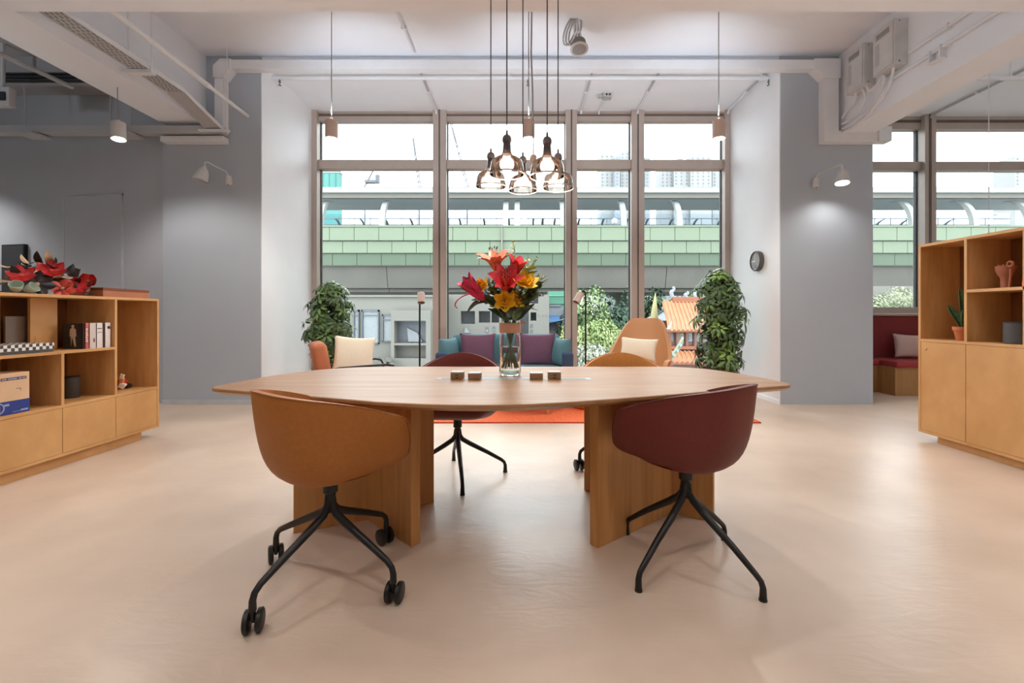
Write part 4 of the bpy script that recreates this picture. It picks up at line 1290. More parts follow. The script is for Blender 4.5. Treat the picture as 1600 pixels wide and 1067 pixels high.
speaker((3.79, 3.40, 0.925), 0.098, 0.17, 'wide dark cylinder speaker in the tall bookcase')
# ------------------------------------------------------------------ lounge by the window
m_, nt, b_ = new_mat('rug_orange')
noise_col(nt, b_, lin((214, 92, 48)), lin((236, 122, 74)), (1, 1, 1), 60, 4, bump=0.4)
b_.inputs['Roughness'].default_value = 0.95
rg = T('lounge_rug', 'orange rug under the lounge furniture', 'rug', (0.2, 5.7, 0))
MB().box(-1.9, 4.735, 0.0005, 2.51, 6.6, 0.012).build('pile', 'rug_orange', rg, bevel=0.004)
mat('rug_edge', (196, 78, 44), 0.9)
for a, b, c, d in ((-1.9, 4.725, 2.51, 4.737), (-1.9, 6.598, 2.51, 6.61), (-1.91, 4.725, -1.898, 6.61), (2.508, 4.725, 2.52, 6.61)):
    MB().box(a, b, 0.0005, c, d, 0.013).build('bound_edge', 'rug_edge', rg)


def pillow(c, w, h, th, M3, m, name, lab, cat='cushion', group=None, parent=None, n=18, pinch=0.10, seam=None):
    def half(sg):
        def fn(u, v):
            x, y = 2 * u - 1, 2 * v - 1
            z = ((1 - x * x) * (1 - y * y)) ** 0.42
            px = x * (1 - pinch * (1 - y * y) * abs(x) ** 3)
            py = y * (1 - pinch * (1 - x * x) * abs(y) ** 3)
            wr = 0.012 * math.sin(5 * x + 3 * y) * z
            return Vector((px * w / 2, sg * (z * th / 2 + wr * th), py * h / 2))
        return fn
    mb = MB().grid(half(-1), n, n).grid(half(1), n, n)
    mb.xf(Matrix.Translation(c) @ M3)
    if parent:
        o = mb.build(name, m, parent, smooth=True)
    else:
        o = mb.build(name, m, None, smooth=True, origin=c)
        tag(o, lab, cat, group)
    for md in list(o.modifiers):
        if md.type == 'EDGE_SPLIT':
            o.modifiers.remove(md)
    return o


def rotm(rz=0, rx=0, ry=0):
    return (Matrix.Rotation(rz, 4, 'Z') @ Matrix.Rotation(rx, 4, 'X') @ Matrix.Rotation(ry, 4, 'Y'))


def cushion_box(x0, y0, z0, x1, y1, z1, name, m, t, r=0.05):
    o = MB().box(x0, y0, z0, x1, y1, z1).build(name, m, t, smooth=False)
    md = o.modifiers.new('bevel', 'BEVEL')
    md.width = r
    md.segments = 5
    o.data.polygons.foreach_set('use_smooth', [True] * len(o.data.polygons))
    return o


mat('fabric_teal', (88, 132, 144), 0.85, var=0.06, nscale=120, bump=0.1, dist=0.004)
mat('fabric_teal_dark', (52, 74, 104), 0.85, var=0.06, nscale=120)
mat('fabric_purple', (110, 74, 98), 0.8, var=0.08, nscale=60)
mat('fabric_cream', (236, 226, 204), 0.85, var=0.03, nscale=80)
mat('fabric_blush', (206, 178, 166), 0.85, var=0.04, nscale=80)
mat('fabric_terracotta', (186, 112, 78), 0.8, var=0.05, nscale=100)
mat('leather_camel', (198, 144, 98), 0.6, var=0.04, nscale=60)
sf = T('teal_sofa', 'two-seat teal sofa in front of the alcove window', 'sofa', (-0.23, 6.2, 0))
xa, xb = -1.12, 0.66
cushion_box(xa + 0.02, 5.75, 0.16, xb - 0.02, 6.6, 0.30, 'base', 'fabric_teal_dark', sf, 0.03)
xm = (xa + xb) / 2
for a, b in ((xa + 0.14, xm - 0.004), (xm + 0.004, xb - 0.14)):
    cushion_box(a, 5.72, 0.30, b, 6.36, 0.46, 'seat_cushion', 'fabric_teal', sf, 0.05)
    cushion_box(a - 0.02, 6.34, 0.30, b + 0.02, 6.58, 0.865, 'back_cushion', 'fabric_teal', sf, 0.07)
for a, b in ((xa, xa + 0.14), (xb - 0.14, xb)):
    cushion_box(a, 5.74, 0.16, b, 6.5, 0.66, 'arm', 'fabric_teal_dark', sf, 0.04)
for a in (xa + 0.1, xb - 0.1):
    for y in (5.82, 6.5):
        MB().lathe([(0.014, 0.012), (0.024, 0.16)], 12, (a, y, 0)).build('leg', 'oak_leg', sf, smooth=True)
pillow((-0.62, 6.22, 0.655), 0.50, 0.47, 0.17, rotm(0.05, -0.18), 'fabric_purple', 'purple_cushion', 'plum square cushion on the sofa, nearer the red chair', 'cushion', 'plum cushions on the sofa')
pillow((0.21, 6.22, 0.655), 0.50, 0.47, 0.17, rotm(-0.05, -0.18), 'fabric_purple', 'purple_cushion', 'plum square cushion on the sofa behind the vase', 'cushion', 'plum cushions on the sofa')
pillow((-0.99, 6.05, 0.635), 0.40, 0.40, 0.19, rotm(1.15, -0.12), 'fabric_teal', 'teal_cushion', 'teal cushion against the sofa arm behind the red chair', 'cushion', 'teal cushions on the sofa arms')
pillow((0.53, 6.05, 0.635), 0.40, 0.40, 0.19, rotm(-1.15, -0.12), 'fabric_teal', 'teal_cushion', 'teal cushion against the sofa arm beside the floor lamp', 'cushion', 'teal cushions on the sofa arms')

# terracotta armchair, seen from its side
ac = T('terracotta_armchair', 'terracotta armchair with black tube arms before the bushy plant', 'armchair', (-2.05, 5.45, 0))
Mc = Matrix.Translation((-2.05, 5.45, 0)) @ Matrix.Rotation(math.radians(-62), 4, 'Z')   # local +y is forward


def local_cushion(x0, y0, z0, x1, y1, z1, name, m, t, M, tilt=0, r=0.06):
    mb = MB().box(x0, y0, z0, x1, y1, z1)
    if tilt:
        c = Vector(((x0 + x1) / 2, (y0 + y1) / 2, z0))
        mb.xf(Matrix.Translation(c) @ Matrix.Rotation(tilt, 4, 'X') @ Matrix.Translation(-c))
    mb.xf(M)
    o = mb.build(name, m, t)
    md = o.modifiers.new('bevel', 'BEVEL')
    md.width = r
    md.segments = 5
    o.data.polygons.foreach_set('use_smooth', [True] * len(o.data.polygons))
    return o


local_cushion(-0.34, -0.32, 0.28, 0.34, 0.36, 0.43, 'seat', 'fabric_terracotta', ac, Mc, 0)
local_cushion(-0.33, -0.40, 0.32, 0.33, -0.24, 0.83, 'backrest', 'fabric_terracotta', ac, Mc, 0.18, 0.055)
for s in (-0.38, 0.38):
    pts = [Mc @ Vector(p) for p in ((s, -0.34, 0.0), (s, -0.32, 0.47), (s, -0.28, 0.53), (s, -0.2, 0.545), (s, 0.32, 0.56), (s, 0.39, 0.545), (s, 0.42, 0.49), (s, 0.43, 0.0))]
    MB().tube(pts, 0.013, 10).build('tube_arm', 'powder_black', ac, smooth=True)
    MB().tube([Mc @ Vector((s, -0.34, 0.27)), Mc @ Vector((s, 0.43, 0.27))], 0.011, 8).build('side_rail', 'powder_black', ac, smooth=True)
for y in (-0.25, 0.3):
    MB().tube([Mc @ Vector((-0.38, y, 0.27)), Mc @ Vector((0.38, y, 0.27))], 0.011, 8).build('cross_rail', 'powder_black', ac, smooth=True)
pillow(P(553, 550, 5.3) + Vector((0, 0, -0.04)), 0.47, 0.47, 0.15, rotm(0.35, -0.3, 0.08), 'fabric_cream', 'cream_cushion', 'square cream cushion leaning on the terracotta armchair', 'cushion')

# camel high-back lounge chair
lc = T('camel_lounge_chair', 'camel high-back lounge chair beside the potted tree', 'armchair', (1.47, 5.75, 0))
Ml = Matrix.Translation((1.47, 5.75, 0)) @ Matrix.Rotation(math.radians(180 - 28), 4, 'Z')
LC = (0.40, 0.40, 0.36, 0.33, 1.09, 0.58, 0.42, math.radians(55), math.radians(75), 1.6, 0.9)


def lounge_fn():
    rim, pt = tub_fn(*LC)
    def pt2(al, v):
        ab = abs((al + PI) % (2 * PI) - PI)
        p = pt(al, v)
        k = smooth(math.radians(92), math.radians(150), ab)
        zr = 0.58 + (1.09 - 0.58) * k
        r, z = rim(al)
        if ab > math.radians(75):
            f = (p.z - 0.33) / max(0.01, z - 0.33)
            p.z = 0.33 + f * (zr - 0.33)
            lean = 0.16 * max(0, (p.z - 0.5)) / 0.6
            p.y -= lean
            p.x *= 1 - 0.18 * max(0, (p.z - 0.6)) / 0.5
        return p
    return pt2


lp = lounge_fn()
mb = MB().grid(lambda u, v: lp(u * 2 * PI, max(v, 0.001)), 96, 18, wrap=True).xf(Ml)
o = mb.build('shell', 'leather_camel', lc, smooth=True)
o.modifiers.clear()
md = o.modifiers.new('thickness', 'SOLIDIFY')
md.thickness = 0.05
md.offset = 0
md = o.modifiers.new('bevel', 'BEVEL')
md.width = 0.022
md.segments = 3
md.limit_method = 'ANGLE'
md.angle_limit = math.radians(50)
MB().grid(lambda u, v: Vector((0.31 * v * math.sin(2 * PI * u), 0.30 * v * math.cos(2 * PI * u), 0.43 - 0.05 * v ** 4)), 40, 8, wrap=True).xf(Ml).build('seat_cushion', 'leather_camel', lc, smooth=True)
for sx_, sy_ in ((1, 1), (1, -1), (-1, 1), (-1, -1)):
    MB().tube([Ml @ Vector((0.16 * sx_, 0.16 * sy_, 0.33)), Ml @ Vector((0.30 * sx_, 0.30 * sy_, 0.012))], [0.02, 0.012], 10).build('leg', 'oak_leg', lc, smooth=True)
pillow((1.44, 5.56, 0.715), 0.46, 0.29, 0.13, rotm(math.radians(-26), -0.25, 0.06), 'fabric_cream', 'lumbar_cushion', 'oblong cream cushion in the camel lounge chair', 'cushion')

# coffee table and pouf half seen under the table
cf = T('coffee_table', 'round wooden coffee table on the orange rug', 'coffee table', (0.08, 5.35, 0))
MB().lathe([(0.33, 0.40), (0.35, 0.405), (0.35, 0.425), (0.34, 0.43)], 40, (0.08, 5.35, 0)).build('table_top', 'oak_x', cf, smooth=True)
for k in range(3):
    a = -0.86 + k * 2 * PI / 3
    MB().tube([(0.08 + 0.2 * math.cos(a), 5.35 + 0.2 * math.sin(a), 0.41), (0.08 + 0.335 * math.cos(a), 5.35 + 0.335 * math.sin(a), 0.012)], [0.026, 0.018], 12).build('leg', 'oak_leg', cf, smooth=True)
mat('fabric_amber', (226, 140, 50), 0.85)
pf = T('round_pouf', 'round amber pouf on the orange rug', 'pouf', (0.86, 5.55, 0))
MB().lathe([(0.25, 0.02), (0.285, 0.05), (0.29, 0.2), (0.285, 0.34), (0.25, 0.38), (0.0001, 0.385)], 40, (0.86, 5.55, 0)).build('pouf_body', 'fabric_amber', pf, smooth=True)
MB().lathe([(0.24, 0.012), (0.25, 0.03)], 40, (0.86, 5.55, 0)).build('pouf_base', 'oak_leg', pf, smooth=True)
MB().tube([(0.86 + 0.292 * math.cos(a), 5.55 + 0.292 * math.sin(a), 0.2) for a in [2 * PI * k / 40 for k in range(41)]], 0.005, 6).build('piping', 'seam_tan', pf, smooth=True)

# floor lamps
mat('stone_lamp', (196, 176, 164), 0.55)
mat('lamp_brown', (120, 92, 80), 0.5)


def floor_lamp(pole_px, d, head_px, head_py, axis, lab):
    x = X(pole_px, d)
    t = T('floor_lamp', lab, 'floor lamp', (x, d, 0), 'slim floor lamps by the window')
    MB().lathe([(0.13, 0), (0.135, 0.005), (0.135, 0.018), (0.12, 0.022), (0.016, 0.024)], 32, (x, d, 0)).build('base', 'powder_black', t, smooth=True)
    hx, hz = X(head_px, d), Z(head_py, d)
    axv = Vector(axis).normalized()
    top = Vector((hx, d, hz)) - axv * 0.085
    zt_ = top.z + 0.02
    pts = [(x, d, 0.02), (x, d, zt_ - 0.05), (x + (top.x - x) * 0.2, d, zt_ - 0.005), (x + (top.x - x) * 0.6, d, zt_ + 0.012), (top.x, d, top.z)]
    if abs(top.x - x) < 0.03:
        pts = [(x, d + 0.03, 0.02), (x, d + 0.03, zt_ - 0.02), (x, d + 0.02, zt_), tuple(top)]
    MB().tube(pts, 0.013, 10).build('pole', 'powder_black', t, smooth=True)
    MB().lathe([(0.02, -0.085), (0.046, -0.075), (0.05, -0.06), (0.05, 0.08), (0.046, 0.082)], 24, (hx, d, hz), axv, close=False).build('lamp_head', 'stone_lamp', t, smooth=True, solid=0.003)
    MB().lathe([(0.0001, 0.066), (0.047, 0.066)], 24, (hx, d, hz), axv, close=False).build('diffuser', 'lamp_brown', t)
    MB().lathe([(0.007, -0.1), (0.012, -0.095), (0.012, -0.083)], 10, (hx, d, hz), axv).build('knob', 'powder_black', t, smooth=True)


floor_lamp(655, 6.35, 658, 465, (0.12, -0.45, -1), 'slim black floor lamp standing behind the dark red chair')
floor_lamp(915, 6.35, 904, 465, (-0.6, -0.35, -1), 'slim black floor lamp between sofa and camel chair')

# ------------------------------------------------------------------ umbrella trees
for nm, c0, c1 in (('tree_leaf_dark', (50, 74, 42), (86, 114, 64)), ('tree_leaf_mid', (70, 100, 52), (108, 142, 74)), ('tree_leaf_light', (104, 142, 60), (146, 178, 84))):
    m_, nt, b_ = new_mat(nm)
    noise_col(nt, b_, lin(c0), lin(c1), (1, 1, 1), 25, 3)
    b_.inputs['Roughness'].default_value = 0.42
    b_.inputs['Transmission Weight'].default_value = 0.0
    b_.inputs['Subsurface Weight'].default_value = 0.0


def leaflet(L, W, droop):
    def fn(u, v):
        w = W * (math.sin(PI * (0.06 + 0.94 * u) ** 0.8)) ** 0.85
        x = (v - 0.5) * w
        y = 0.03 + L * u
        z = -droop * L * u * u - abs(v - 0.5) * w * 0.35
        return Vector((x, y, z))
    return MB().grid(fn, 4, 2)


def rosette(n, L, W, droop, m, seed):
    r = random.Random(seed)
    mb = MB()
    for k in range(n):
        lf_ = leaflet(L * r.uniform(0.8, 1.1), W, droop * r.uniform(0.6, 1.4))
        lf_.xf(Matrix.Rotation(2 * PI * k / n + r.uniform(-0.1, 0.1), 4, 'Z') @ Matrix.Rotation(r.uniform(-0.35, 0.1), 4, 'X'))
        mb.add(lf_.v, lf_.f)
        mb.tube([(0, 0, -0.06), (0, 0, 0)], 0.0025, 4, cap=False) if k == 0 else None
    return mb.mesh('leaf', m, True)


def umbrella_tree(c, prof, rx, ry, n, lab, seed):
    r = random.Random(seed)
    t = T('umbrella_tree', lab, 'potted plant', c, 'umbrella trees flanking the window')
    mat('planter', (176, 104, 80), 0.7)
    MB().lathe([(0.17, 0), (0.19, 0.02), (0.225, 0.36), (0.235, 0.37), (0.235, 0.40), (0.21, 0.40), (0.2, 0.36), (0.0001, 0.36)], 32, c).build('planter', 'planter', t, smooth=True)
    MB().lathe([(0.0001, 0.37), (0.205, 0.365)], 20, c, close=False).build('soil', 'soil', t)
    mat('stem_brown', (92, 78, 56), 0.8)
    zs = [p[0] for p in prof]
    for k in range(6):
        a = k * 1.05 + r.random()
        MB().tube([(c[0] + 0.05 * math.cos(a), c[1] + 0.05 * math.sin(a), 0.36), (c[0] + 0.12 * math.cos(a), c[1] + 0.12 * math.sin(a), 0.8), (c[0] + 0.18 * math.cos(a), c[1] + 0.18 * math.sin(a), zs[-1] - 0.15)], [0.014, 0.011, 0.006], 8).build('stem', 'stem_brown', t, smooth=True)
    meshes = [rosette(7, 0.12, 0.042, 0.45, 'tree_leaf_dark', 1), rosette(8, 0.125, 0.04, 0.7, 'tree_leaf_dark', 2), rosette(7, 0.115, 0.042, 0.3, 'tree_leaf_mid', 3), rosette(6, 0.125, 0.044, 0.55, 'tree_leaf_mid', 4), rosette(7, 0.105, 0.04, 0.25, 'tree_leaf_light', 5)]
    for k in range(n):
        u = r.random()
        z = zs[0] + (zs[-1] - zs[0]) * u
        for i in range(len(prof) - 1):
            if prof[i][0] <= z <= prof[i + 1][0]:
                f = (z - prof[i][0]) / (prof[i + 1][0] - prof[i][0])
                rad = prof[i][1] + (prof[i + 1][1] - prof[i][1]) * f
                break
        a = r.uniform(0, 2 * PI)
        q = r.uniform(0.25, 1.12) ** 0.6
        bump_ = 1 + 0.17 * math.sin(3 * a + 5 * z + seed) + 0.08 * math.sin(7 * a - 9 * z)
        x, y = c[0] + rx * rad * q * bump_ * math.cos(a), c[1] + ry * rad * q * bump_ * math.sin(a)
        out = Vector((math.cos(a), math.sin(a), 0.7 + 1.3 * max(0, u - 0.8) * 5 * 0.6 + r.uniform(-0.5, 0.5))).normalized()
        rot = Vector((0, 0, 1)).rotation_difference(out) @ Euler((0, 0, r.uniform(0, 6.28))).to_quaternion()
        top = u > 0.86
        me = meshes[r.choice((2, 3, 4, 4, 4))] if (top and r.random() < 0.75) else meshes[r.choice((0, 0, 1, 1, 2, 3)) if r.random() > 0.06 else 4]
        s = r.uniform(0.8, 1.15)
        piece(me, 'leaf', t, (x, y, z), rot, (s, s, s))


umbrella_tree((X(517, 6.25), 6.25, 0), [(0.40, 0.8), (0.6, 0.95), (1.0, 1.0), (1.3, 0.9), (1.5, 0.6), (1.58, 0.3)], 0.31, 0.30, 220, 'broad bushy potted tree behind the terracotta armchair', 11)
umbrella_tree((X(1124, 6.25), 6.25, 0), [(0.40, 0.75), (0.55, 0.95), (0.9, 0.9), (1.25, 1.0), (1.55, 0.85), (1.75, 0.4)], 0.325, 0.31, 250, 'taller potted tree beside the clock wall', 23)

# ------------------------------------------------------------------ red bench bay
mat('bench_red', (126, 38, 40), 0.8, var=0.05, nscale=90)
mat('bench_red_seat', (160, 56, 56), 0.75, var=0.05, nscale=90)
wood('bench_oak', (158, 112, 64), (182, 136, 84), (14, 14, 0.9), 0.5)
bn = T('corner_bench', 'built-in oak bench with dark red seat and back under the window', 'bench', (6.8, 6.6, 0))
for a, b in ((5.26, 6.6), (6.605, 7.9), (7.905, 9.4)):
    MB().box(a, 6.32, 0, b, 6.98, 0.40).build('bench_box', 'bench_oak', bn, bevel=0.002)
    cushion_box(a, 6.28, 0.40, b, 6.93, 0.485, 'seat_cushion', 'bench_red_seat', bn, 0.02)
MB().box(4.5, 6.93, 0.40, 9.4, 7.03, 1.12).build('back_panel', 'bench_red', bn, bevel=0.012)
MB().box(4.48, 6.90, 1.125, 9.4, 7.04, 1.145).build('ledge', 'bench_oak', bn)
MB().box(4.5, 6.62, 0.0, 5.255, 6.98, 0.40).build('bench_box', 'bench_oak', bn, bevel=0.002)
cushion_box(4.5, 6.58, 0.40, 5.255, 6.93, 0.485, 'seat_cushion', 'bench_red_seat', bn, 0.02)
pillow((X(1424, 6.75), 6.75, 0.67), 0.52, 0.37, 0.14, rotm(-0.05, -0.18, 0.04), 'fabric_blush', 'blush_cushion', 'blush cushion on the dark red bench', 'cushion')

# ------------------------------------------------------------------ bouquet
vx, vy = X(797, 2.84), 2.84
VS = Matrix.Translation((vx, vy, TH + 0.002)) @ Matrix.Scale(0.935, 4) @ Matrix.Translation((-vx, -vy, -TH))
m_, nt, b_ = new_mat('vase_glass')
b_.inputs['Base Color'].default_value = (0.98, 0.99, 0.99, 1)
b_.inputs['Transmission Weight'].default_value = 1.0
b_.inputs['Roughness'].default_value = 0.0
b_.inputs['IOR'].default_value = 1.45
va = T('glass_vase', 'clear straight glass vase with a tan paper band', 'vase', (vx, vy, TH))
MB().lathe([(0.0001, 0.0), (0.066, 0.0), (0.073, 0.012), (0.0735, 0.03), (0.0705, 0.24), (0.066, 0.30), (0.070, 0.40), (0.067, 0.40), (0.063, 0.30), (0.0672, 0.24), (0.070, 0.034), (0.066, 0.02), (0.0001, 0.018)], 48, (vx, vy, TH), close=False).xf(VS).build('glass_body', 'vase_glass', va, smooth=True)
m_, nt, b_ = new_mat('water')
b_.inputs['Base Color'].default_value = (0.97, 0.99, 1, 1)
b_.inputs['Transmission Weight'].default_value = 1.0
b_.inputs['Roughness'].default_value = 0.0
b_.inputs['IOR'].default_value = 1.2
MB().lathe([(0.0001, 0.0185), (0.0655, 0.0205), (0.0692, 0.036), (0.0678, 0.19), (0.0001, 0.19)], 40, (vx, vy, TH), close=False).xf(VS).build('water', 'water', va, smooth=True)
mat('kraft_band', (206, 156, 128), 0.7)
MB().lathe([(0.0725, 0.285), (0.0725, 0.352)], 40, (vx, vy, TH), close=False).xf(VS).build('paper_band', 'kraft_band', va, smooth=True, solid=0.0012)
MB().cbox((vx + 0.082, vy - 0.03, TH + 0.335), (0.03, 0.004, 0.02), (0, 0.3, 0)).build('band_tag', 'kraft_band', va)

mat('lily_deep', (204, 52, 62), 0.45, var=0.25, nscale=25)
mat('lily_coral', (246, 124, 96), 0.45, var=0.25, nscale=25)
mat('lily_pink', (216, 48, 92), 0.45, var=0.2, nscale=25)
mat('flower_yellow', (252, 196, 44), 0.5, var=0.15, nscale=40)
mat('stamen_green', (206, 150, 90), 0.5)
mat('anther', (46, 24, 16), 0.6)
mat('bouquet_green', (98, 120, 66), 0.5, var=0.3, nscale=30)
mat('bouquet_dark', (78, 92, 66), 0.5, var=0.3, nscale=30)
mat('bouquet_lime', (178, 184, 104), 0.5, var=0.2, nscale=30)
neck = Vector((vx, vy, TH + 0.375))


def spline(pts, n=8):
    pts = [Vector(p) for p in pts]
    out = []
    for i in range(len(pts) - 1):
        p0, p1, p2, p3 = pts[max(0, i - 1)], pts[i], pts[i + 1], pts[min(len(pts) - 1, i + 2)]
        for j in range(n):
            t = j / n
            out.append(0.5 * ((2 * p1) + (p2 - p0) * t + (2 * p0 - 5 * p1 + 4 * p2 - p3) * t ** 2 + (3 * p1 - p0 - 3 * p2 + p3) * t ** 3))
    out.append(pts[-1])
    return out


stem_i = [0]


def stem(t, tip, m='bouquet_green', r=0.0035):
    k = stem_i[0]
    stem_i[0] += 1
    a = k * 2.4
    low = Vector((vx - 0.045 * math.cos(a), vy - 0.045 * math.sin(a), TH + 0.045))
    nk = neck + Vector((0.03 * math.cos(a), 0.03 * math.sin(a), -0.06))
    MB().tube(spline([low, nk, (nk + Vector(tip)) / 2 + Vector((0, 0, 0.02)), tip], 5), r, 6).build('stem', m, t, smooth=True)


def lily(px, py, d, axis, m, lab, L=0.13, W=0.052, open_=0.9, n=6, spin=0.0, stam=True):
    c = P(px, py, d)
    t = T('lily_flower', lab, 'flower', c, 'lilies in the vase')
    q = Vector((0, 0, 1)).rotation_difference(Vector(axis).normalized())
    def fn_(Lp, Wp, op):
        def fn(u, v):
            w = Wp * math.sin(PI * (0.10 + 0.90 * u)) ** 0.75
            ang = PI / 2 - op * (0.35 + 0.9 * u ** 1.3)
            # integrate the curve approximately
            y, z = 0.0, 0.0
            st = 8
            for i in range(int(st * u + 0.5)):
                aa = PI / 2 - op * (0.35 + 0.9 * ((i + 0.5) / st) ** 1.3)
                y += math.cos(aa) * Lp / st
                z += math.sin(aa) * Lp / st
            return Vector(((v - 0.5) * w, 0.008 + y - abs(v - 0.5) * w * 0.0, z + (abs(v - 0.5) ** 1.5) * w * 0.7))
        return fn
    me1 = MB().grid(fn_(L, W, open_), 8, 4).mesh('petal', m, True)
    me2 = MB().grid(fn_(L, W * 0.75, open_ * 1.05), 8, 4).mesh('petal', m, True)
    for k in range(n):
        rot = q @ Euler((0, 0, spin + 2 * PI * k / n)).to_quaternion()
        piece(me1 if k % 2 else me2, 'petal', t, c, rot)
    if stam:
        for k in range(6):
            a = 2 * PI * k / 6 + 0.3
            tip = c + q @ Vector((0.026 * math.cos(a), 0.026 * math.sin(a), L * 0.85))
            s_ = MB().tube(spline([c, c + q @ Vector((0.008 * math.cos(a), 0.008 * math.sin(a), L * 0.4)), tip], 4), 0.0016, 5).build('stamen', 'stamen_green', t, smooth=True)
            MB().sphere(tip, 0.006, 8, (0.6, 0.6, 1.6)).build('anther', 'anther', s_, smooth=True)
    stem(t, c - (q @ Vector((0, 0, 0.004))))
    return t


lily(775, 424, 2.80, (-0.1, -0.35, 1), 'lily_coral', 'coral lily opening upward at the top of the bouquet', 0.175, 0.072, 1.1, spin=0.2)
lily(790, 455, 2.79, (0.05, -1, 0.75), 'lily_deep', 'deep red lily facing the room at the front of the bouquet', 0.19, 0.085, 0.8, spin=0.5)
lily(756, 468, 2.78, (-0.8, -0.4, 0.85), 'lily_pink', 'half closed crimson lily leaning away at the side of the bouquet', 0.195, 0.08, 0.36, spin=0.1)
lily(800, 436, 2.81, (0.35, -0.4, 1), 'lily_deep', 'dark red lily half hidden behind the front one', 0.16, 0.07, 0.55, spin=0.9, stam=False)
# drooping loose petal
c = P(738, 462, 2.77)
o = MB().tube(spline([P(752, 464, 2.78), P(735, 459, 2.77), P(718, 466, 2.76), P(711, 476, 2.76), P(715, 482, 2.76)], 6), [0.004] + [0.014] * 22 + [0.008, 0.001], 8, flat=0.3).build('drooping_petal', 'lily_deep', None, smooth=True, origin=c)
tag(o, 'curled red petal drooping from the side lily', 'petal')


def yellow(px, py, d, axis, lab, s=1.0, ruffle=14):
    c = P(px, py, d)
    t = T('yellow_flower', lab, 'flower', c, 'yellow flowers in the vase')
    q = Vector((0, 0, 1)).rotation_difference(Vector(axis).normalized())
    for ring, (cnt, L, cu) in enumerate(((6, 0.062 * s, 0.35), (5, 0.05 * s, 0.9), (4, 0.034 * s, 1.3))):
        me = petal(L, 0.042 * s, cu).mesh('petal', 'flower_yellow', True)
        for k in range(cnt):
            piece(me, 'petal', t, c, q @ Euler((0, 0, 2 * PI * k / cnt + ring * 0.5)).to_quaternion())
    MB().sphere(c + q @ Vector((0, 0, 0.012)), 0.008, 8).build('flower_centre', 'stamen_green', t, smooth=True)
    stem(t, c)


yellow(789, 470, 2.76, (-0.1, -1, 0.15), 'yellow flower low at the front under the deep red lily', 1.3)
yellow(820, 440, 2.77, (0.3, -0.7, 0.8), 'ruffled yellow flower next to the deep red lily', 1.6)
yellow(752, 447, 2.79, (-0.4, -0.8, 0.5), 'small yellow flower behind the crimson lily', 1.0)
yellow(808, 468, 2.79, (0.4, -0.8, 0.3), 'small yellow flower beside the lowest one', 1.1)


def long_leaf(pts_px, d, w, m, lab):
    pts = [P(a, b, d + 0.02 * i) for i, (a, b) in enumerate(pts_px)]
    sp_ = spline(pts, 5)
    n_ = len(sp_)
    def fn(u, v):
        i = min(n_ - 1, int(round(u * (n_ - 1))))
        a, b = sp_[max(0, i - 1)], sp_[min(n_ - 1, i + 1)]
        tt = (b - a).normalized()
        side = tt.cross(Vector((0.2, -0.8, 0.5))).normalized()
        ww = w * math.sin(PI * (0.12 + 0.88 * u)) ** 0.8
        return sp_[i] + side * (v - 0.5) * ww + Vector((0, -0.3, 0.2)) * abs(v - 0.5) * ww
    o = MB().grid(fn, n_ - 1, 4).build('bouquet_leaf', m, None, smooth=True, origin=pts[0])
    tag(o, lab, 'leaf', 'leaves of the bouquet')


long_leaf([(795, 492), (770, 472), (745, 473), (729, 489)], 2.79, 0.04, 'bouquet_dark', 'long dark leaf arching down on the crimson lily side')
long_leaf([(793, 492), (765, 466), (748, 468), (736, 469)], 2.83, 0.034, 'bouquet_dark', 'shorter dark leaf above the arching one')
long_leaf([(800, 492), (820, 470), (838, 450), (857, 436)], 2.78, 0.03, 'bouquet_dark', 'long straight dark leaf pointing to the clock side')
long_leaf([(800, 492), (825, 462), (838, 440), (842, 428)], 2.81, 0.045, 'bouquet_green', 'broad green leaf rising behind the ruffled yellow flower')
long_leaf([(798, 494), (812, 470), (832, 462), (848, 458)], 2.77, 0.045, 'bouquet_green', 'green leaf spreading low toward the clock side')
long_leaf([(797, 494), (783, 470), (770, 455), (762, 440)], 2.81, 0.045, 'bouquet_green', 'green leaf rising behind the deep red lily')
long_leaf([(797, 496), (790, 480), (780, 475), (772, 480)], 2.74, 0.05, 'bouquet_dark', 'short dark leaf hanging over the vase rim at the front')
long_leaf([(799, 496), (808, 482), (815, 478), (824, 482)], 2.75, 0.05, 'bouquet_dark', 'short dark leaf over the vase rim toward the clock')
long_leaf([(797, 494), (800, 455), (806, 425), (803, 405)], 2.86, 0.05, 'bouquet_green', 'upright green leaf behind the lilies')


def sprig(tip_px, base_px, d, m, lab, n=16, s=0.026, berries=False):
    a, b = P(*base_px, d), P(*tip_px, d)
    t = T('bouquet_sprig', lab, 'sprig', a, 'green sprigs in the bouquet')
    path = spline([a, (a + b) / 2 + Vector((0.01, 0, 0.01)), b], 8)
    MB().tube(path, 0.0016, 5).build('twig', 'bouquet_dark', t, smooth=True)
    me = petal(s, s * (0.45 if s < 0.05 else 0.62), 0.3, 3).mesh('leaf', m, True)
    for k in range(n):
        u = 0.3 + 0.7 * k / (n - 1)
        p = path[min(len(path) - 1, int(u * (len(path) - 1)))]
        piece(me, 'leaf', t, p, Euler((R.uniform(-0.4, 0.8), R.uniform(-0.6, 0.6), R.uniform(0, 6.28))), (R.uniform(0.7, 1.1),) * 3)
    stem(t, a, r=0.002)


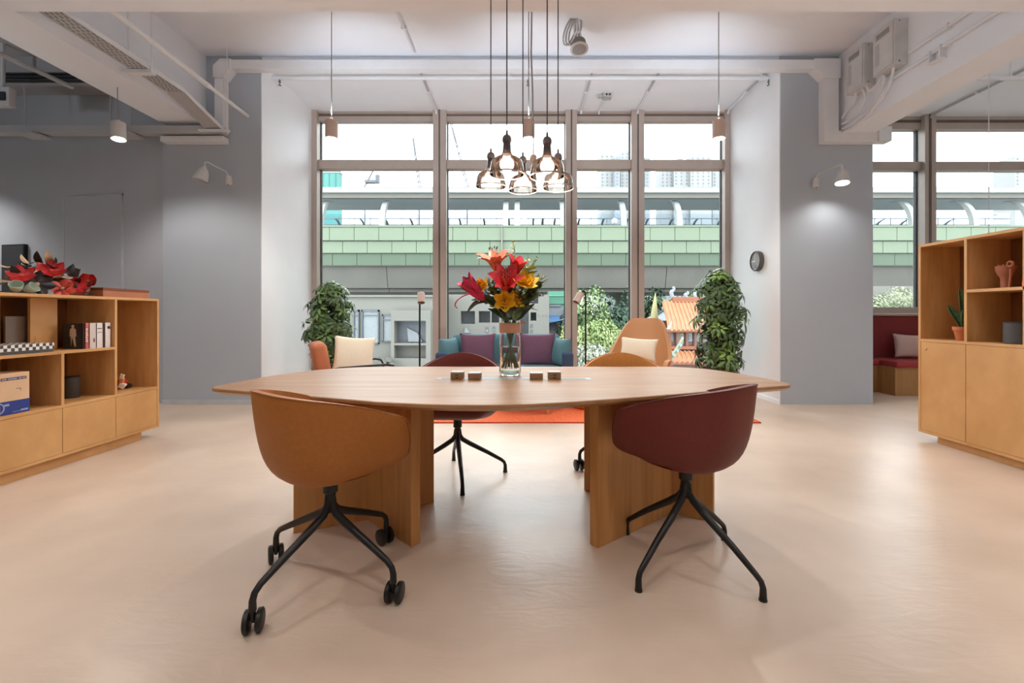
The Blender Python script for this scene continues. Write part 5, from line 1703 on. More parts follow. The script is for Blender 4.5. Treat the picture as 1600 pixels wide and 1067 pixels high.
sprig((802, 380), (800, 420), 2.84, 'bouquet_lime', 'thin sprig rising highest above the bouquet')
sprig((840, 404), (818, 432), 2.83, 'bouquet_lime', 'small leafed sprig above the ruffled yellow flower')
sprig((826, 408), (812, 432), 2.85, 'bouquet_lime', 'lime sprig next to the highest lily', 18, 0.034)
sprig((852, 432), (824, 455), 2.80, 'bouquet_lime', 'sprig with pale tips reaching toward the clock side')
sprig((850, 462), (822, 470), 2.77, 'bouquet_dark', 'dark sprig drooping low on the clock side', 16, 0.03)
sprig((838, 484), (812, 484), 2.76, 'bouquet_dark', 'lowest dark sprig above the vase band', 12, 0.03)
sprig((760, 436), (780, 462), 2.86, 'bouquet_green', 'green sprig between crimson and coral lilies', 18, 0.036)
sprig((770, 478), (792, 486), 2.77, 'bouquet_green', 'leafy sprig filling the front of the bouquet', 18, 0.04)
sprig((812, 455), (800, 486), 2.78, 'bouquet_dark', 'dark filler sprig under the ruffled yellow flower', 22, 0.045)
sprig((780, 450), (795, 486), 2.83, 'bouquet_dark', 'dark filler sprig behind the front lily', 22, 0.045)
sprig((832, 450), (806, 484), 2.81, 'bouquet_green', 'green filler sprig toward the clock side', 22, 0.045)
for k, (tp, bs, m_n, lab) in enumerate((
        ((828, 418), (808, 470), 'bouquet_lime', 'lime leafed branch behind the ruffled yellow flower'), ((842, 445), (812, 478), 'bouquet_green', 'dense green branch on the clock side'),
        ((822, 478), (800, 490), 'bouquet_green', 'low green branch by the vase rim'), ((766, 450), (790, 488), 'bouquet_green', 'green branch below the coral lily'),
        ((752, 470), (786, 488), 'bouquet_dark', 'dark branch below the crimson lily'), ((800, 420), (798, 470), 'bouquet_dark', 'dark upright branch in the middle of the bouquet'),
        ((834, 464), (808, 484), 'bouquet_dark', 'dark branch low toward the clock'), ((778, 432), (794, 480), 'bouquet_green', 'green branch between the two red lilies'))):
    sprig(tp, bs, 2.81 + 0.02 * (k % 3), m_n, lab, 34, 0.058)
for k, (a_, b_, c_, m_n, lab) in enumerate((
        ((792, 500), (784, 484), (768, 462), 'bouquet_dark', 'dark blade rising from the rim under the crimson lily'), ((796, 500), (792, 482), (786, 460), 'bouquet_green', 'green blade behind the lowest yellow flower'),
        ((800, 500), (803, 482), (810, 458), 'bouquet_dark', 'dark blade in the middle of the stems'), ((803, 500), (812, 484), (826, 464), 'bouquet_green', 'green blade leaning from the rim toward the clock'),
        ((805, 500), (818, 488), (836, 474), 'bouquet_dark', 'lowest dark blade spreading from the rim toward the clock'), ((794, 500), (780, 490), (762, 482), 'bouquet_green', 'lowest green blade spreading under the crimson lily'))):
    long_leaf([a_, ((a_[0] + b_[0]) / 2, (a_[1] + b_[1]) / 2), b_, c_], 2.74 + 0.03 * (k % 3), 0.05, m_n, lab)
# ------------------------------------------------------------------ outside: viaduct, buildings, trees
mat('asphalt', (96, 98, 96), 0.9)
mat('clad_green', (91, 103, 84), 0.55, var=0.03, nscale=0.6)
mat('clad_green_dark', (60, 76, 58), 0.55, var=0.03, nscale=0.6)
mat('concrete', (89, 87, 82), 0.85, var=0.08, nscale=0.5)
mat('concrete_dark', (111, 106, 100), 0.9)
mat('steel_white', (140, 143, 141), 0.5)
mat('steel_grey', (111, 121, 127), 0.5)
mat('roof_underside', (176, 184, 184), 0.7)
mat('far_white', (100, 99, 93), 0.8, var=0.03, nscale=0.4)
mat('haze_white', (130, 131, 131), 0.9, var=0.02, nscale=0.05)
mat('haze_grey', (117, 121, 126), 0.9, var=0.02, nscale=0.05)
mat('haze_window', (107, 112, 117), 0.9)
mat('net_teal', (73, 120, 115), 0.9, var=0.06, nscale=0.3)
mat('net_green', (69, 119, 99), 0.9, var=0.1, nscale=0.4)
GZ = -5.0
struct(MB().box(-200, 7.6, GZ - 0.3, 250, 400, GZ), 'ground', 'asphalt', 'grey street level outside far below the window', 'ground')
DV = 30.0
S = DV / F
vd = T('railway_viaduct', 'concrete railway viaduct clad in pale green panels beyond the window', 'viaduct', (0, DV + 4, GZ))
x0v, x1v = X(380, DV), X(1760, DV)
zrow = [Z(415, DV), Z(396, DV), Z(377, DV), Z(356, DV)]
pw = 38.2 * S
panel = {}
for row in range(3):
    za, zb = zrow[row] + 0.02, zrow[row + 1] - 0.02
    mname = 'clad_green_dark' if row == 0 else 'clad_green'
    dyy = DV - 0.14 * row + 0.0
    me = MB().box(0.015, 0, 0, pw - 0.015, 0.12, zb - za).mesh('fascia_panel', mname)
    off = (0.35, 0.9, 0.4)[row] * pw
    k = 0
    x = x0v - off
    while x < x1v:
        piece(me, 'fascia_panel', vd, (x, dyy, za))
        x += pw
        k += 1
MB().box(x0v - 2, DV + 0.1, Z(415, DV) - 0.02, x1v + 2, DV + 0.5, Z(354, DV)).build('parapet_core', 'concrete_dark', vd)
MB().box(x0v - 2, DV - 0.34, Z(356, DV) + 0.0, x1v + 2, DV + 0.5, Z(353.5, DV)).build('parapet_cap', 'clad_green', vd)
x = x0v
gw = 9.5
while x < x1v:
    m = MB()
    zc0, zc1 = Z(449, DV), Z(415, DV) - 0.02
    m.add([(x, DV + 0.7, zc0), (x + gw - 0.04, DV + 0.7, zc0), (x + gw - 0.04, DV + 0.3, zc1), (x, DV + 0.3, zc1), (x, DV + 8.0, zc0), (x + gw - 0.04, DV + 8.0, zc0), (x + gw - 0.04, DV + 8.4, zc1), (x, DV + 8.4, zc1)],
          [(0, 1, 2, 3), (5, 4, 7, 6), (4, 0, 3, 7), (1, 5, 6, 2), (3, 2, 6, 7), (4, 5, 1, 0)])
    m.build('girder', 'concrete', vd)
    MB().box(x, DV + 1.0, Z(455, DV), x + gw - 0.04, DV + 7.5, zc0).build('soffit_slab', 'concrete', vd)
    x += gw
for px in (420, 980, 1700):
    MB().lathe([(0.9, GZ), (0.9, Z(455, DV) - 0.5), (1.6, Z(455, DV))], 20, (X(px, DV + 4.2), DV + 4.2, 0)).build('column', 'concrete', vd, smooth=True)
cn = T('station_canopy', 'white ribbed station canopy on top of the green viaduct', 'canopy', (0, DV + 4, Z(354, DV)))
zr0, zr1 = Z(308, DV), Z(301, DV)
MB().box(x0v - 2, DV + 0.2, zr0, x1v + 2, DV + 0.5, zr1).build('eave_beam', 'steel_grey' if False else 'far_white', cn)
MB().box(x0v - 2, DV - 0.1, zr1, x1v + 2, DV + 0.8, Z(293.5, DV)).build('gutter', 'steel_white', cn)
MB().box(x0v - 2, DV - 0.12, Z(294, DV), x1v + 2, DV + 0.0, Z(293, DV)).build('gutter_edge', 'steel_grey', cn)
prof = [(DV + 0.5, zr0 + 0.05), (DV + 2.5, zr0 + 0.6), (DV + 4.5, zr0 + 0.95), (DV + 6.5, zr0 + 1.1), (DV + 8.0, zr0 + 0.98)]
for i in range(len(prof) - 1):
    (ya, za), (yb, zb) = prof[i], prof[i + 1]
    MB().add([(x0v - 2, ya, za), (x1v + 2, ya, za), (x1v + 2, yb, zb), (x0v - 2, yb, zb), (x0v - 2, ya, za + 0.15), (x1v + 2, ya, za + 0.15), (x1v + 2, yb, zb + 0.15), (x0v - 2, yb, zb + 0.15)],
             [(0, 1, 2, 3), (7, 6, 5, 4), (0, 4, 5, 1), (1, 5, 6, 2), (2, 6, 7, 3), (3, 7, 4, 0)]).build('roof_sheet', 'roof_underside', cn)
ribs = [404, 500, 597, 693, 790, 808, 880, 975, 1062, 1158, 1254, 1340, 1428, 1524, 1612]
z0 = Z(354, DV)
zt = zr0 + 0.12


def arc(y0, y1, n=10):
    out = []
    for k in range(n + 1):
        a = PI / 2 * k / n
        out.append((y0 + (y1 - y0) * (1 - math.cos(a)), z0 + (zt - z0) * math.sin(a)))
    return out


def rib_mesh(y0, y1, w, depth, m):
    pts = arc(y0, y1)
    mb = MB()
    vs, fs = [], []
    for i, (y, z) in enumerate(pts):
        for xx in (-w / 2, w / 2):
            vs += [(xx, y, z), (xx, y + depth * (1 if y1 > y0 else -1), z - 0.0)]
    for i in range(len(pts) - 1):
        a = i * 4
        b = a + 4
        fs += [(a, a + 2, b + 2, b), (a + 1, b + 1, b + 3, a + 3), (a, b, b + 1, a + 1), (a + 2, a + 3, b + 3, b + 2)]
    return MB().add(vs, fs).mesh('rib', m)


near_rib = rib_mesh(DV - 0.1, DV + 1.5, 0.34, 0.35, 'steel_white')
far_rib = rib_mesh(DV + 9.3, DV + 7.6, 0.18, 0.2, 'steel_grey')
for px in ribs:
    piece(near_rib, 'rib', cn, (X(px, DV), 0, 0))
    piece(far_rib, 'far_rib', cn, (X(px, DV) + 0.0, 0, 0))
    piece(far_rib, 'far_rib', cn, (X(px, DV) + 2.05, 0, 0))
thin_glass('far_glazing', (0.86, 0.92, 0.96), 1.3)
MB().box(x0v - 2, DV + 9.0, z0 - 0.5, x1v + 2, DV + 9.03, zr0 + 1.0).build('far_glazing', 'far_glazing', cn)
for z in (z0 + 0.45, z0 + 1.2, z0 + 1.9, z0 + 2.45):
    MB().box(x0v - 2, DV + 8.9, z - 0.035, x1v + 2, DV + 9.0, z + 0.035).build('rail', 'steel_grey', cn)
x = x0v
post = MB().box(-0.03, 0, 0, 0.03, 0.06, 2.5).mesh('mullion', 'steel_grey')
while x < x1v:
    piece(post, 'mullion', cn, (x, DV + 8.9, z0))
    x += 1.37
MB().box(x0v - 2, DV + 0.5, z0 - 0.9, x1v + 2, DV + 9.2, z0 - 0.6).build('platform', 'concrete', cn)
# antenna of the viaduct seen above the flowers
MB().box(X(783.5, DV), DV - 0.42, Z(402, DV), X(785.5, DV), DV - 0.1, Z(357, DV)).build('rain_pipe', 'concrete_dark', vd)

# white annex with dark framed windows
DA = 23.0
mat('annex_glass', (104, 111, 114), 0.3)
mat('annex_dark', (66, 72, 78), 0.5)
mat('annex_grey', (96, 98, 100), 0.8)  # plain grey for recess backing, awning house roof and temple panes


def rect(mb, a, b, c, d, dist, dep):
    return mb.box(X(a, dist), dist, Z(d, dist), X(b, dist), dist + dep, Z(b if False else c, dist))


an = T('white_annex', 'low white building with dark framed windows under the viaduct', 'building', (X(590, DA), DA + 3, GZ))
MB().box(X(440, DA), DA, GZ, X(692, DA), DA + 1.8, Z(462, DA)).build('wall', 'far_white', an)
MB().box(X(440, DA), DA - 0.15, Z(464, DA), X(692, DA), DA + 1.85, Z(461, DA)).build('coping', 'far_white', an)
for (a, b, c, d) in ((553, 562, 484, 536), (566, 593, 484, 537), (598, 617, 491, 534)):
    w = MB()
    f = 1.8
    for (p, q, r_, s_) in ((a, a + f, c, d), (b - f, b, c, d), (a, b, c, c + f * 1.6), (a, b, d - f, d)):
        w.box(X(p, DA), DA - 0.12, Z(s_, DA), X(q, DA), DA + 0.02, Z(r_, DA))
    wo = w.build('window', 'annex_dark', an)
    MB().box(X(a + f, DA), DA - 0.03, Z(d - f, DA), X(b - f, DA), DA - 0.01, Z(c + f, DA)).build('pane', 'annex_glass', wo)
    MB().box(X(a, DA), DA - 0.1, Z(c + 9.5, DA), X(b, DA), DA - 0.02, Z(c + 8, DA)).build('crossbar', 'annex_dark', wo)
# projecting white surround
m = MB()
for (a, b, c, d) in ((617, 622, 485, 580), (670, 677, 485, 580), (622, 670, 485, 501), (622, 670, 535, 538), (622, 670, 558, 580)):
    m.box(X(a, DA), DA - 0.7, Z(d, DA), X(b, DA), DA, Z(c, DA))
so = m.build('surround', 'far_white', an, fix=False)
MB().box(X(622, DA), DA - 0.06, Z(535, DA), X(670, DA), DA - 0.02, Z(501, DA)).build('pane', 'annex_dark', so)
m = MB().add([P(636, 512, DA - 0.2), P(652, 520, DA - 0.2), P(660, 534, DA - 0.2), P(638, 534, DA - 0.2), P(636, 512, DA - 0.1), P(652, 520, DA - 0.1), P(660, 534, DA - 0.1), P(638, 534, DA - 0.1)],
             [(0, 1, 2, 3), (7, 6, 5, 4), (0, 4, 5, 1), (1, 5, 6, 2), (2, 6, 7, 3), (3, 7, 4, 0)])
m.build('white_sheet', 'haze_grey', so)
for k, (px, py, w_, h_) in enumerate(((588, 562, 8, 5), (598, 566, 10, 4), (606, 562, 6, 5), (612, 568, 8, 3))):
    o = MB().cbox(P(px, py, DA - 1.0), (w_ * DA / F, 0.5, h_ * DA / F), (0, 0.2 * (k - 1.5), 0.3 * k)).build('rubble_slab', 'concrete', None, origin=P(px, py, DA - 1.0))
    tag(o, ('grey slab of rubble nearest the cream cushion', 'long flat slab of rubble outside', 'small tilted slab of rubble outside', 'thin slab of rubble farthest from the cushion')[k], 'rubble', 'rubble before the annex')
mb_ = MB().box(X(575, DA), DA - 2, GZ, X(640, DA), DA - 0.72, Z(570, DA))
tag(mb_.build('rubble_ledge', 'concrete', None, origin=(X(600, DA), DA - 1, GZ)), 'low concrete ledge outside under the rubble', 'ledge', kind='structure')

# white building with square loggias behind the sofa
DB = 25.0
bb_ = T('white_block', 'white building with square recesses behind the sofa', 'building', (X(775, DB), DB + 3, GZ))
MB().box(X(694, DB), DB + 0.9, GZ, X(858, DB), DB + 5, Z(460, DB)).build('wall', 'annex_grey', bb_)
# front skin as pieces around the openings
ops = [(720, 742, 486, 506), (748, 766, 486, 504), (768, 780, 486, 504), (829, 838, 488, 501), (826, 841, 462, 474)]
xs = sorted({694, 858, 813, 826} | {o_[0] for o_ in ops} | {o_[1] for o_ in ops})
ysr = sorted({460, 600} | {o_[2] for o_ in ops} | {o_[3] for o_ in ops})
for i in range(len(xs) - 1):
    if xs[i] == 813:
        continue
    run = None
    segs = []
    for j in range(len(ysr) - 1):
        mx_, my_ = (xs[i] + xs[i + 1]) / 2, (ysr[j] + ysr[j + 1]) / 2
        hole = any(a < mx_ < b and c < my_ < d for a, b, c, d in ops)
        if not hole:
            if run is None:
                run = ysr[j]
            end = ysr[j + 1]
        if (hole or j == len(ysr) - 2) and run is not None:
            segs.append((run, end))
            run = None
    for c, d in segs:
        MB().box(X(xs[i], DB), DB, max(GZ, Z(d, DB)), X(xs[i + 1], DB), DB + 0.9, Z(c, DB)).build('wall_panel', 'far_white', bb_)
for (a, b, c, d) in ((759, 763, 511, 519), (770, 773, 510, 517), (829, 832, 506, 511), (829, 832, 515, 520)):
    wo = MB().box(X(a, DB), DB - 0.05, Z(d, DB), X(b, DB), DB + 0.02, Z(c, DB)).build('window', 'annex_dark', bb_)
    MB().box(X(a + .6, DB), DB - 0.06, Z(d - .6, DB), X(b - .6, DB), DB - 0.045, Z(c + 4, DB)).build('pane', 'annex_glass', wo)
MB().add([P(725, 520, DB - 0.3), P(727, 512, DB - 0.3), P(729, 512, DB - 0.3), P(734, 520, DB - 0.3), P(725, 520, DB), P(727, 512, DB), P(729, 512, DB), P(734, 520, DB)],
         [(0, 1, 2, 3), (7, 6, 5, 4), (0, 4, 5, 1), (1, 5, 6, 2), (2, 6, 7, 3), (3, 7, 4, 0)]).build('vent_hood', 'annex_glass', bb_)
for px in (841, 848, 854):
    MB().box(X(px, DB), DB - 0.04, Z(494, DB), X(px + 0.8, DB), DB, Z(492, DB)).build('spout', 'annex_dark', bb_)

# netted scaffold and awning house
nt_ = T('netted_scaffold', 'green netted scaffold seen between white building and mullion', 'scaffold', (X(870, 27.5), 27.5, GZ))
MB().box(X(857, 27.5), 27.5, GZ, X(900, 27.5), 28.8, Z(455, 27.5)).build('net', 'net_green', nt_)
for k in range(4):
    MB().box(X(858, 27.4), 27.38, Z(462 + 12 * k, 27.4), X(899, 27.4), 27.46, Z(461.4 + 12 * k, 27.4)).build('pole', 'steel_white', nt_)
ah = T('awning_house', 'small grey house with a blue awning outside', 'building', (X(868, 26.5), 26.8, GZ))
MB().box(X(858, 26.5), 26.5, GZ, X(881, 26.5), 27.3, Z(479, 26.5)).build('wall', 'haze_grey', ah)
MB().box(X(858, 26.5), 26.4, Z(479, 26.5), X(876, 26.5), 27.35, Z(476, 26.5)).build('roof', 'annex_grey', ah)
mat('awning_blue', (53, 91, 129), 0.6)
MB().add([P(858, 503, 25.4), P(881, 498, 25.4), P(881, 493, 26.5), P(858, 493, 26.5), P(858, 504.5, 25.4), P(881, 499.5, 25.4), P(881, 494.5, 26.5), P(858, 494.5, 26.5)],
         [(0, 1, 2, 3), (7, 6, 5, 4), (0, 4, 5, 1), (1, 5, 6, 2), (2, 6, 7, 3), (3, 7, 4, 0)]).build('awning', 'awning_blue', ah)
for px in (860, 865, 870, 875):
    MB().box(X(px, 26.45), 26.42, Z(516, 26.45), X(px + 3, 26.45), 26.5, Z(506, 26.45)).build('window', 'annex_dark', ah)

# trees
def tree(px, d, ztop, rx, rz, n, col0, col1, lab, leaf=0.16, trunk=True, cat='tree', name='street_tree', seed=1, ry=None, kind='tree'):
    r = random.Random(seed)
    x = X(px, d)
    zc = ztop - rz
    mname = name + '_foliage_%d' % seed
    m_, nt, b_ = new_mat(mname)
    noise_col(nt, b_, lin(col0), lin(col1), (1, 1, 1), 0.9, 4)
    b_.inputs['Roughness'].default_value = 0.7
    t = T(name, lab, cat, (x, d, GZ))
    ry = ry or rx
    blobs = [(r.uniform(-0.6, 0.6) * rx, r.uniform(-0.6, 0.6) * ry, r.uniform(-0.7, 0.62) * rz, r.uniform(0.35, 0.5)) for _ in range(14)] if kind == 'tree' else [(0, 0, 0, 1.0)]
    vs, fs = [], []
    for k in range(n):
        b0 = r.choice(blobs)
        v = Vector((r.gauss(0, 1), r.gauss(0, 1), r.gauss(0, 1))).normalized() * (0.8 + 0.25 * r.random())
        p = Vector((x + b0[0] + v.x * b0[3] * rx, d + b0[1] + v.y * b0[3] * ry, zc + b0[2] + v.z * b0[3] * rz))
        q = (Vector((0, 0, 1)).rotation_difference((v + Vector((r.uniform(-.7, .7), r.uniform(-.7, .7), r.uniform(-.2, .9)))).normalized()))
        L = leaf * r.uniform(0.7, 1.4)
        i = len(vs)
        vs += [p + q @ Vector(c) for c in ((0, -L, 0), (L * 0.45, 0, 0.04 * L), (0, L, -0.1 * L), (-L * 0.45, 0, 0.04 * L))]
        fs.append((i, i + 1, i + 2, i + 3))
    o = MB().add(vs, fs).build('crown', mname, t, fix=False)
    if trunk:
        mat('bark', (74, 66, 56), 0.9)
        MB().tube([(x, d, GZ), (x + 0.1, d, zc - rz * 0.5), (x - 0.1, d, zc + 0.2 * rz)], [0.22, 0.16, 0.06], 8).build('trunk', 'bark', t, smooth=True)
        for k in range(4):
            a = k * 1.6 + 0.4
            MB().tube([(x, d, zc - 0.6 * rz), (x + math.cos(a) * 0.35 * rx, d + math.sin(a) * 0.3 * ry, zc - 0.1 * rz), (x + math.cos(a) * 0.6 * rx, d + math.sin(a) * 0.5 * ry, zc + 0.3 * rz)], [0.09, 0.06, 0.03], 6).build('branch', 'bark', t, smooth=True)


tree(925, 27.0, Z(450, 27.0), 1.6, 2.6, 5200, (63, 87, 53), (117, 135, 87), 'light green tree outside behind the camel chair lamp', 0.15, seed=31)
tree(972, 28.3, Z(448, 28.3), 1.7, 3.2, 6000, (31, 55, 43), (73, 99, 76), 'dark blue green tree outside beside the mullion', 0.15, seed=32)
tree(1022, 28.3, Z(448, 28.3), 1.6, 3.2, 5600, (27, 47, 30), (64, 87, 55), 'dark green tree outside behind the temple roof', 0.15, seed=33)
tree(1078, 28.0, Z(452, 28.0), 2.0, 2.2, 5600, (55, 81, 45), (103, 125, 72), 'mid green tree outside above the temple ridge', 0.15, seed=34)
tree(1130, 28.0, Z(452, 28.0), 1.8, 2.4, 4200, (45, 72, 40), (92, 114, 66), 'green tree outside hidden behind the taller potted tree', 0.15, seed=35)
tree(938, 19.5, Z(499, 19.5), 0.98, 1.0, 4200, (92, 111, 58), (136, 147, 99), 'round clipped yellow green bush outside', 0.085, trunk=True, cat='bush', name='clipped_bush', seed=36, kind='ball')
tree(922, 16.5, Z(537, 16.5), 0.95, 0.9, 4200, (90, 97, 79), (136, 140, 125), 'pale silvery bush outside below the clipped one', 0.065, trunk=True, cat='bush', name='silver_bush', seed=37, kind='ball')
tree(890, 22.0, Z(500, 22.0), 0.6, 1.4, 2200, (99, 112, 53), (142, 147, 92), 'yellowish shrub outside beside the blue awning', 0.08, cat='bush', name='yellow_shrub', seed=38)
tree(883, 26.0, Z(470, 26.0), 0.5, 1.2, 1500, (45, 59, 45), (79, 92, 72), 'small dark tree outside above the blue awning', 0.1, seed=39)
tree(1388, 21.0, Z(452, 21.0), 1.2, 1.0, 4200, (86, 98, 68), (135, 142, 115), 'pale hedge outside behind the red bench', 0.065, cat='hedge', name='pale_hedge', seed=40)
tree(1440, 21.5, Z(450, 21.5), 1.2, 1.1, 3400, (79, 94, 63), (128, 136, 106), 'pale hedge outside behind the wide mullion', 0.065, cat='hedge', name='pale_hedge', seed=41)
o = MB().box(X(1340, 22.8), 22.8, GZ, X(1600, 22.8), 23.0, Z(447, 22.8)).build('boundary_wall', 'far_white', None, origin=(X(1450, 22.8), 22.8, GZ))
tag(o, 'white boundary wall outside behind the pale hedges', 'wall', kind='structure')

# temple
DT = 20.0
st_ = DT / F
mat('tile_orange', (145, 96, 64), 0.6, var=0.1, nscale=3)
mat('tile_ridge', (113, 62, 36), 0.6)
mat('temple_wall', (101, 74, 68), 0.8, var=0.15, nscale=3)
mat('temple_teal', (104, 135, 139), 0.7)
mat('temple_cream', (121, 119, 100), 0.7)
tp_ = T('temple_pavilion', 'ornate temple with orange tiled roofs outside', 'temple', (X(1100, DT), DT + 1.5, GZ))


def tiled_roof(xa, xb, y0, z0, y1, z1, flare, n, name='roof'):
    """slope from ridge (y1,z1) forward and down to eave (y0,z0); left edge flares outwards"""
    def fn(u, v):
        x = xa + (xb - xa) * u
        z = z1 + (z0 - z1) * (v ** 0.75)
        xo = -flare * (v ** 2) * (1 - u)
        return Vector((x + xo, y1 + (y0 - y1) * v, z))
    base = MB().grid(fn, 10, 8).build(name, 'tile_orange', tp_, smooth=True, solid=0.08)
    for k in range(n):
        u = (k + 0.5) / n
        pts = [fn(u, v / 8) + Vector((0, -0.03, 0.05)) for v in range(9)]
        MB().tube(pts, 0.042, 6).build('tile_row', 'tile_orange', base, smooth=True)
        MB().lathe([(0.055, 0), (0.055, 0.03)], 8, pts[-1] + Vector((0, -0.02, 0)), (0, -1, 0)).build('tile_end', 'tile_ridge', base, smooth=True)
    return base


rz0, rz1 = Z(518, DT), Z(474, DT)
rf = tiled_roof(X(1054, DT), X(1180, DT), DT, rz0, DT + 1.8, rz1 + 0.12, 0.32, 20)
MB().box(X(1050, DT + 1.8), DT + 1.7, rz1 + 0.08, X(1180, DT + 1.8), DT + 2.0, rz1 + 0.36).build('ridge', 'tile_ridge', tp_, bevel=0.03)
for px, h in ((1052, 0.55), (1074, 0.3), (1088, 0.35), (1104, 0.3), (1120, 0.35)):
    xx = X(px, DT + 1.8)
    MB().tube(spline([(xx, DT + 1.85, rz1 + 0.3), (xx - 0.08, DT + 1.85, rz1 + 0.3 + h * 0.5), (xx + 0.06, DT + 1.85, rz1 + 0.3 + h * 0.8), (xx - 0.02, DT + 1.85, rz1 + 0.3 + h)], 4), [0.1] * 6 + [0.07] * 6 + [0.02], 8).build('ridge_finial', 'haze_grey', tp_, smooth=True)
MB().tube(spline([P(1052, 478, DT + 1.8), P(1051, 500, DT + 0.9), P(1043, 516, DT)], 5), 0.08, 8).build('hip_ridge', 'haze_grey', tp_, smooth=True)
MB().box(X(1046, DT), DT + 0.35, Z(560, DT), X(1180, DT), DT + 2.0, rz0 + 0.1).build('wall', 'temple_wall', tp_)
for px, w_, m_n in ((1050, 5, 'annex_grey'), (1064, 8, 'temple_cream'), (1078, 7, 'temple_teal'), (1088, 9, 'temple_cream'), (1102, 7, 'temple_teal'), (1114, 9, 'temple_cream')):
    wo = MB().box(X(px, DT), DT + 0.28, Z(534, DT), X(px + w_, DT), DT + 0.38, Z(521, DT)).build('window', m_n, tp_)
    MB().box(X(px + 1.5, DT), DT + 0.25, Z(532, DT), X(px + w_ - 1.5, DT), DT + 0.29, Z(523, DT)).build('pane', 'annex_grey', wo)
for px in (1047, 1058, 1073, 1086, 1099, 1112):
    MB().tube([P(px, 560, DT + 0.25), P(px, 519, DT + 0.25)], 0.07, 8).build('pillar', 'temple_wall', tp_, smooth=True)
MB().box(X(1044, DT), DT + 0.05, Z(546, DT), X(1180, DT), DT + 0.4, Z(541, DT)).build('balustrade', 'tile_ridge', tp_)
tiled_roof(X(1046, DT), X(1180, DT), DT - 1.2, Z(568, DT - 1.2), DT, Z(550, DT), 0.4, 20, 'lower_roof')
mr = MB().grid(lambda u, v: Vector((X(1036 + 28 * u, DT - 1.0), DT - 1.25 + 0.05 * math.sin(v * PI), Z(568 - 34 * u ** 1.6 - 8 * v, DT - 1.0))), 10, 3)
mr.build('curved_hip', 'temple_cream', tp_, smooth=True, solid=0.1)
for k in range(5):
    u = 0.12 + 0.18 * k
    c = Vector((X(1036 + 28 * u, DT - 1.0), DT - 1.31, Z(568 - 34 * u ** 1.6 - 4, DT - 1.0)))
    MB().lathe([(0.07, 0), (0.07, 0.03)], 6, c, (0, -1, 0)).build('hip_motif', 'temple_teal', tp_)
MB().box(X(1040, DT), DT - 0.6, GZ, X(1180, DT), DT + 2, Z(567, DT)).build('base', 'temple_wall', tp_)
# small white pavilion roof beside the temple
pv = T('small_pavilion', 'little pavilion with a pointed white roof beside the temple', 'pavilion', (X(1037, 23), 23.8, GZ))
ap = P(1037, 485, 23.8)
e = [P(1015, 501, 23.0), P(1059, 501, 23.0), Vector((X(1059, 23.0), 24.6, Z(501, 23.0))), Vector((X(1015, 23.0), 24.6, Z(501, 23.0)))]
MB().add([ap] + e, [(0, 1, 2), (0, 2, 3), (0, 3, 4), (0, 4, 1), (1, 4, 3, 2)]).build('roof', 'haze_grey', pv)
for a_ in (e[0], e[1]):
    for k in range(7):
        MB().sphere(ap.lerp(a_, 0.1 + 0.13 * k) + Vector((0, -0.05, 0.04)), 0.065, 8).build('hip_bead', 'annex_dark', pv, smooth=True)
MB().sphere(ap + Vector((0, 0, 0.1)), 0.12, 10).build('finial', 'temple_cream', pv, smooth=True)
MB().box(e[0].x + 0.15, 23.1, GZ, e[1].x - 0.15, 24.5, e[0].z).build('body', 'tile_ridge', pv)
o = MB().tube([P(1022, 500, 22), P(1023, 478, 22), P(1024, 458, 22)], [0.2, 0.12, 0.02], 8, flat=0.25).build('temple_banner', 'temple_cream', None, smooth=True, origin=P(1022, 500, 22))
mat('banner_yellow', (138, 130, 92), 0.7)
o.data.materials[0] = MATS['banner_yellow']
tag(o, 'tall narrow yellow banner beside the temple', 'banner')
o2 = MB().tube([P(1022, 505, 22.1), (X(1022, 22.1), 22.1, GZ)], 0.04, 6).build('banner_pole', 'bark', o, smooth=True)

# far towers
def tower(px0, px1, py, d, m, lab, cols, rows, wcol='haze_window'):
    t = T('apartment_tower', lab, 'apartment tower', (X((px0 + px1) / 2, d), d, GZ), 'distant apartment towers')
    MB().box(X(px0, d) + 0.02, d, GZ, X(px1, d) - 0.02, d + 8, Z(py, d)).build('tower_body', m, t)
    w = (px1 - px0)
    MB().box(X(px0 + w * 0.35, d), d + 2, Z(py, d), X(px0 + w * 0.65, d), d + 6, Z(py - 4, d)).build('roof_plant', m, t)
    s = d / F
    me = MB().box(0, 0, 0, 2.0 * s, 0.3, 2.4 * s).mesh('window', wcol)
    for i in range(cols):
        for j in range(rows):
            piece(me, 'window', t, (X(px0 + (i + 0.3) * w / cols, d), d - 0.15, Z(py + 5.5 + 5.6 * j, d)))


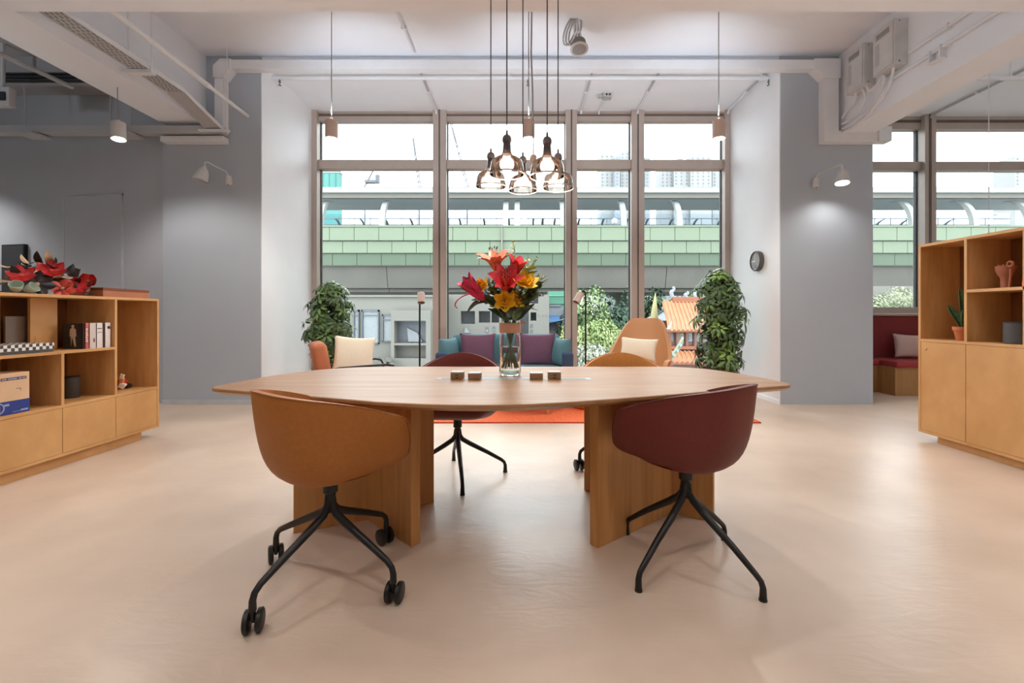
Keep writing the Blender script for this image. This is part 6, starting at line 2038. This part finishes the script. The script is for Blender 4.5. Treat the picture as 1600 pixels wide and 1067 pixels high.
tower(938, 960, 240, 180, 'haze_white', 'pale far tower behind the narrow window bay, nearest the pendants', 3, 9)
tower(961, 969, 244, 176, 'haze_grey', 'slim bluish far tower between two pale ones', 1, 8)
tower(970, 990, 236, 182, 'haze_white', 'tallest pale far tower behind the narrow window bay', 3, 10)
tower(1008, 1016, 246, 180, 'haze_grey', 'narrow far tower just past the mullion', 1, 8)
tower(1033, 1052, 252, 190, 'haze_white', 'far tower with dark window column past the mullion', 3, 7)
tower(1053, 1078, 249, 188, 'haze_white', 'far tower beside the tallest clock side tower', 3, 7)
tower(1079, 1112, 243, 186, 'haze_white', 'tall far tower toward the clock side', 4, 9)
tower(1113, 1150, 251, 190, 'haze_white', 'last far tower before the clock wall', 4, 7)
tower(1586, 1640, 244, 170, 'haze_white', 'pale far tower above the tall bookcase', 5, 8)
nb = T('netted_tower', 'teal netted building under construction far outside', 'building', (X(508, 90), 90, GZ))
MB().box(X(480, 90), 90, GZ, X(530, 90), 91.5, Z(268, 90)).build('netting', 'net_teal', nb)
MB().box(X(480, 90), 89.9, Z(270, 90), X(531, 90), 91.6, Z(267, 90)).build('top_edge', 'haze_white', nb)
for k in range(5):
    MB().box(X(484 + 10 * k, 90), 89.85, Z(300, 90), X(484.6 + 10 * k, 90), 90, Z(270, 90)).build('net_seam', 'net_green', nb)


def crane(pts, d, lab, r=0.16, cab=None):
    t = T('construction_crane', lab, 'crane', (X(pts[0][0], d), d, GZ), 'distant construction cranes')
    p = [P(a, b, d) for a, b in pts]
    MB().tube([(p[0].x, d, GZ), p[0]], r * 1.6, 6).build('mast', 'crane_grey', t)
    for i in range(len(p) - 1):
        a, b = p[i], p[i + 1]
        off = Vector((0.5, 0, 0.3))
        MB().tube([a, b], r, 5).build('jib_chord', 'crane_grey', t)
        MB().tube([a + off, b + off * 0.4], r, 5).build('jib_chord', 'crane_grey', t)
        n = 9
        for k in range(n):
            u, v = k / n, (k + 0.5) / n
            MB().tube([a.lerp(b, u), (a + off).lerp(b + off * 0.4, v)], r * 0.6, 4).build('lacing', 'crane_grey', t)
    if cab:
        c = P(cab[0], cab[1], d)
        MB().cbox(c, (cab[2] * d / F, 1.5, cab[3] * d / F)).build('machinery', 'crane_grey', t)


mat('crane_grey', (88, 90, 94), 0.8)
crane([(655, 296), (645, 216)], 120, 'leaning crane jib beside the first mullion')
crane([(730, 296), (706, 200), (698, 180)], 120, 'crane jib crossing the sky behind the pendants')
crane([(570, 290), (583, 266)], 120, 'crane with its machinery deck above the canopy', 0.14, (579, 284, 16, 4))
MB().cbox(P(590, 280, 121), (1.0, 1, 2.2)).build('counterweight', 'crane_grey', bpy.data.objects['construction_crane.002'])
